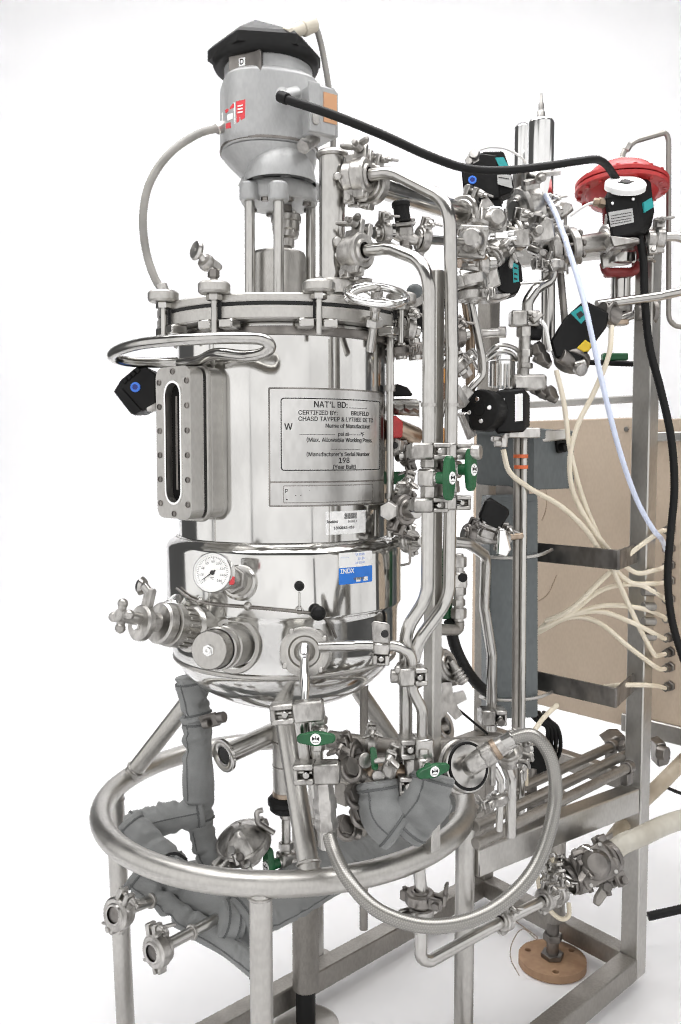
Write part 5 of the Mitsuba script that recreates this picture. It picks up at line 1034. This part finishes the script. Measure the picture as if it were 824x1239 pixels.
g.add('label_print', cat(*[face([(739, y), (764, y-4.5), (764, y-3.8), (739, y+.7)], 2.0455, .0005) for y in (261, 264.5, 268, 271)]), 'black_ink', k)
a1, a2, a3, a4 = (776, 246, 2.068), (786, 240, 2.093), (788, 251, 2.096), (777, 258, 2.071)
P_ = np.array(pp(a1, a2, a3, a4)); n_ = nrm(np.cross(P_[1]-P_[0], P_[3]-P_[0])); n_ = n_ if n_[1] < 0 else -n_
g.add('teal_label', hull(np.vstack([P_+n_*.006, P_+n_*.0015])), 'teal_label', k)
g.add('cable_gland', cat(hexnut(U(731, 246, 2.06), (-1, -.2, .1), .012, .014), cyl(U(733, 246, 2.06), U(718, 244, 2.06), .009)), 'bronze_steel', k)
g.add('foot', cat(disc(760, 293, 2.08, .025, (0, 0, 1), .006), solid([(738, 286), (762, 288), (774, 292), (742, 298)], 2.04, .05)), 'cast_steel', k)
for x, y in ((741, 246), (766, 241)): g.add('screw', disc(x, y, 2.044, .0035, (0, -1, 0), .002), 'bright_steel', k)
# -- flange valve left of the red one
g = Thing('flange_pipe', 'level stainless pipe with a bolted flange between filter housing and red valve', 'pipe')
a, b = U(690, 299, 2.10), U(738, 291, 2.12); g.add('tube', cyl(a, b, .0225, 26), 'satin_steel'); d_ = nrm(b-a)
fk = g.add('flange', cat(lathe([(.02, 0), (.040, 0), (.044, .004), (.044, .018), (.040, .022), (.02, .022)], a-d_*.01, d_, 32), lathe([(.02, 0), (.038, 0), (.041, .004), (.041, .014), (.02, .018)], a-d_*.035, d_, 32)), 'cast_steel'); B = basis(d_)
for i in range(8):
    u = i*math.pi/4; q = a-d_*.042+B@np.array([.034*math.cos(u), .034*math.sin(u), 0]); g.add('bolt', cat(cyl(q, q+d_*.065, .0045, 10), hexnut(q, d_, .008, .007), hexnut(q+d_*.056, d_, .008, .007)), 'dark_steel', fk)
clamp(g, b, d_, .024, (.2, -.5, 1), 1.2); clamp(g, a-d_*.05, d_, .026, (-.3, -.5, 1), 1.2)
g.add('sensor_pipe', cat(cyl(U(684, 292, 2.1), U(684, 245, 2.1), .004, 8), cyl(U(676, 262, 2.1), U(690, 250, 2.1), .012), hexnut(U(682, 256, 2.1), (.3, -.3, 1), .014, .02)), 'cast_steel')
# -- filter housing
g = Thing('filter_housing', 'tall polished cylindrical filter housing with a small vent nipple on top', 'filter housing')
o = U(653, 258, 2.20); top = U(653, 144, 2.20)[2]; rf = S(15.5, 2.2)
g.add('shell', lathe([(rf, 0), (rf, top-o[2]-.012), (rf-.004, top-o[2]-.004), (rf-.014, top-o[2]), (0, top-o[2]+.003)], o, n=48), 'bright_steel')
g.add('vent', cat(lathe([(.010, 0), (.009, .016), (.006, .02), (.007, .034), (.004, .04), (.003, .06), (0, .06)], np.array([o[0], o[1], top]), n=18)), 'cast_steel')
g.add('base', lathe([(rf, 0), (rf+.014, -.002), (rf+.016, -.008), (rf+.016, -.02), (rf+.01, -.026), (rf-.01, -.05), (.016, -.07), (.016, -.10)], o, n=40), 'cast_steel')
g.add('clamp', clampring(o-[0, 0, .012], (0, 0, 1), rf, (-.9, -.4, 0), 1.2)[0], 'cast_steel')
g = Thing('filter_housing', 'paler filter housing standing directly behind the polished one', 'filter housing')
o = U(631, 262, 2.34); top = U(631, 150, 2.34)[2]; rf = S(10, 2.34); g.add('shell', lathe([(rf, 0), (rf, top-o[2]-.01), (rf-.01, top-o[2]), (0, top-o[2]+.002)], o, n=40), 'bright_steel'); g.add('base', lathe([(rf, 0), (rf+.012, -.003), (rf+.012, -.02), (.014, -.03), (.014, -.08)], o, n=32), 'cast_steel')
# -- round actuator in the middle
g = Thing('valve_actuator', 'black actuator with round four screw face and white side label above the grey box', 'actuator')
Y = 1.93; c = U(586, 497, Y-.0); axd = nrm([-.55, -.83, .02])
k = g.add('drum', lathe([(0, .026), (.038, .026), (.0435, .022), (.0455, .014), (.0455, -.022), (0, -.022)], c, axd, 44), 'black_plastic')
B = basis(axd)
g.add('boss', lathe([(.013, .026), (.012, .029), (0, .029)], c, axd, 24), 'black_plastic', k)
for u in (.2, 1.77, 3.34, 4.9): g.add('screw', cyl(c+axd*.025+B@np.array([.024*math.cos(u), .024*math.sin(u), 0]), c+axd*.0285+B@np.array([.024*math.cos(u), .024*math.sin(u), 0]), .0048, 14), 'bright_steel', k)
g.add('case', block([(600, 474, Y), (634, 470, Y), (634, 522, Y), (601, 524, Y), (640, 477, Y+.05), (640, 517, Y+.05), (612, 471, Y+.08), (612, 522, Y+.08)], .005), 'black_plastic', k)
g.add('ribs', cat(*[face([(x, 482), (x+1.6, 482), (x+1.6, 505), (x, 505)], Y-.003, .004) for x in (605, 609)]), 'grey_label', k)
g.add('white_label', face([(623, 477), (632.5, 476), (632.5, 509), (623, 510)], Y-.0025), 'white_label', k)
g.add('base', cat(rbox((.07, .05, .022), o=U(632, 524, Y+.04)), rbox((.025, .03, .012), o=U(602, 531, Y+.02))), 'cast_steel', k)
g.add('tube_fitting', cat(hexnut(U(609, 541, Y+.0), (0, 0, 1), .009, .02), cyl(U(598, 537, Y), U(612, 537, Y), .007), cyl(U(611, 526, Y), U(610, 540, Y), .007)), 'cast_steel', k)
# -- actuator left, behind the sight glass
g = Thing('valve_actuator', 'black actuator with blue ring behind the sight glass at left of the vessel', 'actuator')
Y = 1.84
k = g.add('head', solid([(138, 474), (146, 460), (163, 446), (176, 444), (188, 452), (188, 489), (163, 502), (158, 500)], Y, .08, (.1, 1, 0), .93, .004), 'black_plastic')
g.add('cover', solid([(140, 476), (147, 470), (171, 497), (162, 502)], Y-.006, .05, (.1, 1, 0), .95, .002), 'black_plastic', k)
blue_ring(g, 164, 468.5, Y-.0015, .0105, (-.1, -1, .05), k)
for i in range(4): g.add('fin', solid([(148+5*i, 461-4.2*i), (151+5*i, 457-4.2*i), (154+5*i, 460-4*i), (151+5*i, 464-4*i)], Y-.004, .07), 'black_plastic', k)
g.add('connector', cat(cyl(U(184, 478, Y+.05), U(232, 478, 1.9), .018), hexnut(U(178, 491, Y+.01), (1, 0, 0), .012, .02)), 'cast_steel', k)
# -- small capped valves
g = Thing('capped_valve', 'stainless valve with black screw cap under the thick level pipe', 'valve')
k = g.add('cap', lathe([(0, .034), (.0155, .034), (.018, .031), (.018, .024), (.0155, .022), (.0155, -.004), (0, -.004)], U(487, 265, 1.76), (-.12, 0, 1), 26), 'black_plastic'); g.add('red_band', lathe([(.012, -.007), (.0158, -.007), (.0158, -.003), (.012, -.003)], U(487, 262, 1.78), (-.12, 0, 1), 24), 'red_paint', k)
o = U(490, 287, 1.78); valve_body(g, o, (1, .15, -.25), (-.12, 0, 1), .72); tee_cluster(g, [(452, 282, 1.75, 476, 280, 1.77, .012, (0, -.5, 1), 'cast_steel'), (505, 288, 1.79, 518, 290, 1.80, .013, (.2, -.5, 1), 'cast_steel')])
g.add('outlet', cyl(U(518, 290, 1.80), U(558, 293, 1.9), .0095), 'tube_steel'); g.add('drain', cat(cyl(U(490, 290, 1.78), U(490, 312, 1.78), .011), hexnut(U(490, 306, 1.78), (0, 0, 1), .015, .014)), 'dark_steel')
g = Thing('capped_valve', 'small valve with tilted black knob before the grey column', 'valve')
Y = 1.93; k = g.add('knob', solid([(580, 625), (588, 605), (594, 603), (615, 616), (616, 622), (605, 640), (598, 641), (582, 632)], Y, .05, (.1, 1, 0), .95, .005), 'black_plastic')
g.add('pink_band', cyl(U(592, 634, Y+.02), U(589, 641, Y+.02), .014), 'red_paint', k)
o = U(586, 650, Y+.02); valve_body(g, o, (1, .1, -.2), (.35, -.1, 1), .85); tee_cluster(g, [(560, 645, Y, 574, 648, Y+.01, .012, (0, -.5, 1), 'dark_steel'), (598, 652, Y+.02, 616, 652, Y+.04, .012, (.2, -.5, 1), 'cast_steel')])
g.add('lever', cat(block([(604, 640, Y-.01), (610, 640, Y-.01), (618, 666, Y-.01), (612, 674, Y-.01), (602, 672, Y-.01), (608, 655, Y+.01)], .004)), 'bright_steel')
g.add('link', cyl(U(614, 650, Y+.03), U(632, 648, Y+.04), .008), 'bronze_steel')
# -- things seen between vessel and pipes
g = Thing('background_valve', 'black and steel valve half hidden behind the two tall pipes near lid level', 'valve')
g.add('head', solid([(497, 382), (512, 362), (531, 352), (538, 362), (537, 388), (525, 396), (502, 397)], 1.86, .06), 'black_plastic')
g.add('plate', solid([(487, 372), (505, 356), (533, 348), (534, 356), (510, 366), (492, 378)], 1.85, .05), 'cast_steel')
tee_cluster(g, [(478, 396, 1.83, 506, 402, 1.85, .015, (0, -.5, 1), 'cast_steel'), (522, 404, 1.85, 548, 398, 1.87, .014, (.2, -.6, -1), 'cast_steel'), (500, 410, 1.84, 503, 436, 1.84, .014, (-.9, -.4, 0), 'dark_steel'), (484, 415, 1.82, 486, 435, 1.82, .012, (.9, -.4, 0), 'dark_steel'), (540, 408, 1.86, 566, 404, 1.88, .013, (.1, -.6, 1), 'dark_steel'), (545, 432, 1.86, 560, 452, 1.87, .015, (.8, -.4, .3), 'cast_steel')])
g.add('dome', ball(U(502, 354, 1.86), .018), 'slate_paint'); g.add('brace', cyl(U(522, 462, 1.86), U(545, 432, 1.86), .007), 'tube_steel')
g = Thing('amber_lamp', 'small orange and brown plastic unit between the two tall pipes', 'indicator')
g.add('lens', solid([(522, 448), (538, 446), (538, 464), (522, 466)], 1.84, .05), 'amber_plastic'); g.add('holder', solid([(522, 464), (539, 464), (539, 482), (530, 488), (522, 488)], 1.838, .05), 'brown_plastic'); g.add('bracket', solid([(524, 490), (540, 484), (536, 506), (524, 506)], 1.85, .03), 'cast_steel'); g.add('lens', cyl(U(527, 532, 1.85), U(540, 524, 1.85), .017), 'amber_plastic')
g = Thing('solenoid_valve', 'grey pink solenoid valve with red end label right of the data plate', 'valve')
g.add('coil', cat(cyl(U(476, 519, 1.84), U(502, 530, 1.88), .024, 28)), 'bronze_steel'); g.add('red_label', cat(solid([(471, 504), (479, 503), (487, 510), (486, 529), (472, 530)], 1.80, .03)), 'red_paint')
g.add('nut', cat(hexnut(U(480, 541, 1.82), (-.5, -.8, .2), .020, .018), cyl(U(474, 538, 1.81), U(498, 546, 1.84), .013)), 'cast_steel'); g.add('nut_bore', disc(478, 539, 1.802, .007, (-.5, -.8, .2), .003), 'dark_gap'); tee_cluster(g, [(480, 552, 1.82, 504, 549, 1.84, .012, (0, -.5, -1), 'dark_steel')])
g = Thing('black_lever_valve', 'valve with flat black lever just right of the data plate top', 'valve')
g.add('lever', block([(473, 467, 1.83), (480, 465, 1.83), (494, 470, 1.83), (499, 478, 1.83), (474, 479, 1.83), (486, 472, 1.87)], .003), 'black_plastic'); g.add('body', cat(solid([(472, 484), (505, 484), (507, 488), (472, 491)], 1.82, .02), *[hexnut(U(x, 495, 1.82), (0, -.8, .4), .012, .016) for x in (482, 495, 505)], cyl(U(474, 495, 1.84), U(512, 497, 1.84), .012)), 'cast_steel'); g.add('frame', tube(pp((472, 487, 1.80), (509, 487, 1.80), (509, 505, 1.80)), .004, .004, 8), 'bright_steel')
g = Thing('side_clamps', 'greasy stainless clamps between jacket top and the inner tall pipe', 'clamp')
tee_cluster(g, [(478, 590, 1.80, 500, 598, 1.80, .014, (-.2, -.6, 1), 'cast_steel'), (472, 616, 1.78, 505, 618, 1.72, .016, (-.3, -.6, -1), 'dark_steel'), (480, 655, 1.82, 512, 655, 1.74, .012, (0, -.6, 1), 'cast_steel'), (480, 632, 1.80, 502, 640, 1.80, .010, (0, -.6, -1), 'cast_steel')])
g.add('nut', hexnut(U(474, 618, 1.74), (-.4, -.9, 0), .020, .02), 'cast_steel'); g.add('bore', disc(474.5, 618.5, 1.733, .008, (-.4, -.9, 0), .01), 'dark_gap'); g.add('green_lever', cat(block([(473, 571, 1.86), (490, 571, 1.86), (490, 577, 1.86), (480, 578, 1.86), (480, 586, 1.86), (474, 586, 1.86), (478, 576, 1.88)], .002)), 'green_plastic')
g.add('wire_hook', tube(pp((496, 660, 1.75), (496, 682, 1.75), (485, 684, 1.76)), .0025, .006, 8), 'dull_steel')
g = Thing('jacket_line', 'slim vertical line running down the right side of the vessel', 'pipe'); g.add('tube', cyl(U(472, 390, 1.80), U(472, 650, 1.80), .0075), 'tube_steel'); g.add('clip', cat(*[lathe([(.007, -.006), (.011, -.006), (.011, .006), (.007, .006)], U(472, y, 1.80), (0, 0, 1), 18) for y in (400, 470, 600)]), 'cast_steel'); tee_cluster(g, [(470, 384, 1.80, 472, 402, 1.80, .011, (.7, -.6, 0), 'cast_steel')])
g.add('bracket', rbox((.03, .14, .012), o=U(472, 612, 1.84)), 'satin_steel')
# dark rail behind and small bits
g = Thing('dark_rail', 'thin black and green rail behind the tilted actuator', 'rail'); a, b = U(676, 437, 2.36), U(782, 441, 2.30)
g.add('bar', cyl(a, b, .007), 'black_plastic'); g.add('green_tab', solid([(730, 428), (760, 428), (760, 435), (730, 435)], 2.32, .02), 'green_plastic')
g = Thing('sample_bulb', 'clear ribbed cylinder under curved wires beside the round actuator', 'filter')
g.add('shell', lathe([(.012, 0), (.030, .004), (.030, .06), (.032, .062), (.032, .072), (.026, .076), (0, .076)], U(607, 470, 2.02), n=30), 'bright_steel'); g.add('grill', cat(*[rbox((.004, .003, .055), o=U(596+5*i, 455, 1.985)) for i in range(5)]), 'satin_steel')
for q in (((588, 430, 1.98), (602, 418, 1.98), (620, 420, 1.99), (630, 428, 2.0)), ((588, 436, 1.98), (604, 425, 1.98), (618, 427, 1.99), (626, 436, 2.0))): g.add('wire', hose(pp(*q), .0048, 8), 'tube_steel')
g.add('spout', cat(cyl(U(582, 404, 2.0), U(608, 402, 2.0), .010), disc(608, 402, 2.0, .013, (1, -.3, 0), .008)), 'cast_steel')
# rail clamps and end fittings at the right
g = Thing('rail_valve', 'greasy black valve on the far end of the skid rods', 'valve'); g.add('body', cat(solid([(733, 898), (744, 891), (756, 891), (764, 899), (758, 908), (742, 910)], 2.27, .06), hexnut(U(752, 906, 2.24), (.5, -.6, .3), .02, .02)), 'dark_steel'); g.add('lever', block([(734, 897, 2.25), (748, 891, 2.25), (752, 894, 2.25), (738, 901, 2.25), (744, 896, 2.27)], .002), 'dark_steel')
g = Thing('rail_valve', 'dark clamp poking out just right of the post at rod level', 'valve'); g.add('body', cat(solid([(795, 900), (804, 898), (811, 918), (808, 925), (797, 928)], 2.22, .05), disc(802, 911, 2.21, .018, (.6, -.7, 0), .012)), 'dark_steel')
# hose valve lower right
g = Thing('hose_valve', 'dark cast hose valve with grey lever under the skid beam', 'valve')
o = U(716, 1050, 1.94); valve_body(g, o, nrm([.85, .35, .25]), nrm([-.1, -.8, .5]), 1.5, 'dark_steel')
g.add('lever', block([(718, 1094, 1.92), (724, 1097, 1.92), (738, 1078, 1.92), (738, 1070, 1.92), (730, 1068, 1.92), (719, 1084, 1.92), (728, 1082, 1.94)], .005), 'dull_steel')
g.add('wire_guard', hose(pp((704, 1024, 1.90), (714, 1028, 1.89), (724, 1038, 1.89), (732, 1044, 1.90)), .0025, 6), 'bright_steel')
tee_cluster(g, [(690, 1062, 1.92, 708, 1056, 1.93, .020, (.0, -.5, 1), 'dark_steel'), (728, 1042, 1.96, 742, 1034, 1.98, .020, (.2, -.5, -1), 'dark_steel'), (700, 1030, 1.94, 712, 1042, 1.94, .014, (.6, -.5, .3), 'dark_steel')])
for x, y in ((702, 1040), (736, 1062), (742, 1044), (712, 1070), (734, 1074)): g.add('bolt', cat(hexnut(U(x, y, 1.91), (-.1, -.8, .5), .011, .014), cyl(U(x, y, 1.92), U(x+4, y+10, 1.91), .006)), 'dark_steel')
g = Thing('stacked_clamps', 'shiny clamps on the low pipe before the brown foot post', 'clamp'); tee_cluster(g, [(660, 1040, 1.97, 676, 1052, 1.97, .013, (.6, -.6, .3), 'tube_steel'), (684, 1052, 1.95, 680, 1072, 1.95, .014, (-.7, -.5, .2), 'cast_steel'), (668, 1064, 1.94, 690, 1060, 1.94, .013, (0, -.6, 1), 'cast_steel')])

# ================================================================== FLEXIBLE TUBING
def flex(name, label, pts, r, mat, cat_='tube', ends=True):
    g = Thing(name, label, cat_); g.add('tube', hose([U(*p) if len(p) == 3 and not isinstance(p, np.ndarray) else p for p in pts], r, 10), mat); return g
F = fit_out; ct = .0058
flex('cream_tube', 'cream tube dropping from the tilted actuator to the second lowest right fittings', [(673, 448, 1.99), (682, 486, 1.99), (690, 545, 2.0), (706, 605, 2.03), (727, 655, 2.07), (752, 712, 2.078), (776, 764, 2.109), (791, 791, 2.128), (797, 793, 2.2), F[7]], ct, 'tube_cream')
flex('cream_tube', 'cream tube hanging from the elbow beside the post down to the upper fittings', [(740, 394, 2.0), (737, 428, 1.99), (718, 476, 1.99), (700, 512, 1.99), (690, 550, 1.995), (692, 590, 2.01), (712, 632, 2.04), (745, 674, 2.08), (770, 693, 2.101), (792, 690, 2.130), F[2]], ct, 'tube_cream')
flex('cream_tube', 'cream tube leaving the round black actuator and sweeping right to the fittings', [(609, 544, 1.93), (616, 570, 1.94), (640, 590, 1.97), (678, 612, 2.0), (708, 640, 2.03), (730, 672, 2.07), (762, 704, 2.091), (790, 706, 2.127), F[3]], ct, 'tube_cream')
flex('cream_tube', 'short cream tube rising steeply to the topmost right fitting', [(660, 752, 2.12), (690, 738, 2.09), (730, 700, 2.08), (765, 668, 2.095), (795, 646, 2.134), F[0]], ct, 'tube_cream')
flex('cream_tube', 'cream tube of the lower bundle bending to the fifth fitting', [(655, 758, 2.13), (690, 742, 2.11), (728, 714, 2.10), (770, 707, 2.101), (797, 720, 2.136), F[4]], ct, 'tube_cream')
flex('cream_tube', 'cream tube of the lower bundle arching flat to the sixth fitting', [(650, 762, 2.13), (690, 744, 2.11), (730, 733, 2.10), (770, 735, 2.101), (800, 745, 2.18), F[5]], ct, 'tube_cream')
flex('cream_tube', 'cream tube of the lower bundle drooping to the seventh fitting', [(650, 764, 2.14), (690, 745, 2.115), (726, 740, 2.10), (762, 752, 2.091), (796, 769, 2.135), F[6]], ct, 'tube_cream')
flex('cream_tube', 'cream tube of the lower bundle sagging lowest, to the ninth fitting', [(650, 766, 2.15), (690, 747, 2.12), (722, 752, 2.11), (760, 782, 2.088), (792, 806, 2.130), F[8]], ct, 'tube_cream')
flex('cream_tube', 'straight cream tube reaching the bottom fitting from the lower bracket', [(722, 833, 2.2), (750, 829, 2.075), (785, 829, 2.121), F[9]], ct, 'tube_cream')
flex('cream_tube', 'cream tube hanging from the lower bracket past the braided hose', [(674, 853, 2.05), (655, 872, 2.0), (644, 890, 1.97), (637, 920, 1.95), (636, 950, 1.95)], ct, 'tube_cream')
flex('cream_tube', 'thin tan tube looped round the jack post under the skid', [(650, 1058, 1.95), (654, 1080, 1.95), (664, 1100, 1.95), (680, 1112, 1.95), (688, 1108, 1.95), (688, 1092, 1.96)], .0052, 'tube_cream')
flex('cream_tube', 'tan tube crossing in front of the jack post', [(668, 1038, 1.96), (674, 1052, 1.95), (682, 1066, 1.95)], .0055, 'tube_cream')
flex('blue_air_tube', 'pale blue air tube running down from the filter housing to the panel fittings', [(660, 236, 2.06), (672, 258, 2.02), (690, 308, 1.98), (707, 366, 1.955), (719, 420, 1.955), (735, 490, 1.97), (752, 553, 2.0), (772, 608, 2.06), (790, 640, 2.10), (800, 652, 2.15), F[1]], .0062, 'pale_blue_tube')
flex('white_air_tube', 'thin white tube arching over the top actuator towards the filter housing', [(581, 181, 2.04), (592, 178, 2.04), (612, 180, 2.06), (630, 190, 2.08), (636, 197, 2.1)], .0028, 'white_enamel')
flex('white_air_tube', 'thin white tube between the flange pipe and the positioner gland', [(690, 262, 2.09), (700, 254, 2.08), (712, 247, 2.07), (718, 245, 2.06)], .0032, 'white_enamel')
flex('white_air_tube', 'short white tube from the clamp lever to the tilted actuator', [(655, 388, 1.96), (660, 396, 1.96), (664, 416, 1.97), (666, 424, 1.98)], .0045, 'white_enamel')
flex('control_cable', 'thick black cable hanging down the face of the right post', [(773, 284, 2.09), (778, 310, 2.09), (780, 360, 2.085), (786, 420, 2.085), (799, 470, 2.09), (812, 530, 2.11), (816, 590, 2.12), (811, 650, 2.12), (808, 700, 2.12), (813, 750, 2.12), (826, 795, 2.12), (840, 830, 2.12)], .0094, 'black_rubber', 'cable')
flex('tan_hose', 'thick tan hose rising right from the hose valve across the post', [(738, 1034, 1.97), (752, 1022, 1.98), (775, 1012, 2.0), (800, 1000, 2.03), (832, 990, 2.06), (870, 986, 2.1)], .0225, 'hose_pale', 'hose')
flex('tan_hose', 'tan hose passing behind the post toward the right edge', [(734, 1026, 2.1), (752, 1002, 2.16), (775, 972, 2.26), (800, 948, 2.30), (830, 918, 2.34), (860, 890, 2.38)], .020, 'hose_tan', 'hose')
flex('floor_cable', 'black cable lead leaving low at the right edge', [(784, 1109, 2.3), (806, 1104, 2.3), (850, 1094, 2.3)], .0115, 'black_rubber', 'cable')
flex('panel_cable', 'thin black cable behind the tan hose at the right edge', [(800, 950, 2.4), (824, 960, 2.42), (850, 968, 2.42)], .0045, 'black_rubber', 'cable')
for i in range(4): flex('bundle_cable', ('leftmost', 'second', 'third', 'rightmost')[i]+' black cable hanging in the bundle below the grey column', [(640+6*i, 862, 2.12+.02*i), (650+5*i, 872, 2.1), (662+4*i, 880, 2.1), (660+6*i, 905, 2.12), (656+5*i, 925, 2.14)], .0052, 'black_rubber', 'cable')
g = Thing('motor_drive', 'small black motor half hidden between the rods and the grey column', 'motor'); g.add('case', block([(640, 905, 2.1), (668, 900, 2.1), (672, 930, 2.1), (644, 938, 2.1), (656, 902, 2.2), (668, 934, 2.2)], .006), 'black_plastic'); g.add('bracket', cat(rbox((.05, .02, .03), o=U(645, 968, 2.0)), cyl(U(643, 930, 2.05), U(644, 1000, 2.0), .012)), 'dark_steel')
flex('earth_wire', 'fine loose wire drooping to the left of the brown foot plate', [(620, 1112, 2.0), (634, 1122, 2.02), (650, 1134, 2.04), (648, 1136, 2.06), (634, 1124, 2.08), (620, 1140, 2.12), (618, 1160, 2.16), (628, 1180, 2.2)], .0012, 'bronze_steel', 'wire')
g = Thing('valve_strip', 'row of small grey cylinders stacked along the right post near the fittings', 'fitting')
for y in (716, 734, 752, 770): g.add('cylinder', cyl(U(778, y, 2.12), U(792, y, 2.13), .011, 18), 'dull_steel')
g = Thing('elbow_fittings', 'small shiny elbow fittings below the gasket plate beside right leg', 'fitting')
g.add('tube', cat(tube(pp((598, 930, 1.66), (606, 945, 1.66), (604, 1005, 1.66)), .007, .02, 12), tube(pp((612, 925, 1.72), (618, 940, 1.72), (618, 1012, 1.72)), .011, .02, 12)), 'tube_steel'); tee_cluster(g, [(614, 905, 1.7, 622, 925, 1.72, .014, (.7, -.6, 0), 'cast_steel'), (600, 958, 1.66, 604, 975, 1.66, .010, (-.7, -.6, 0), 'cast_steel'), (640, 905, 1.76, 616, 915, 1.72, .013, (0, -.6, 1), 'cast_steel')])
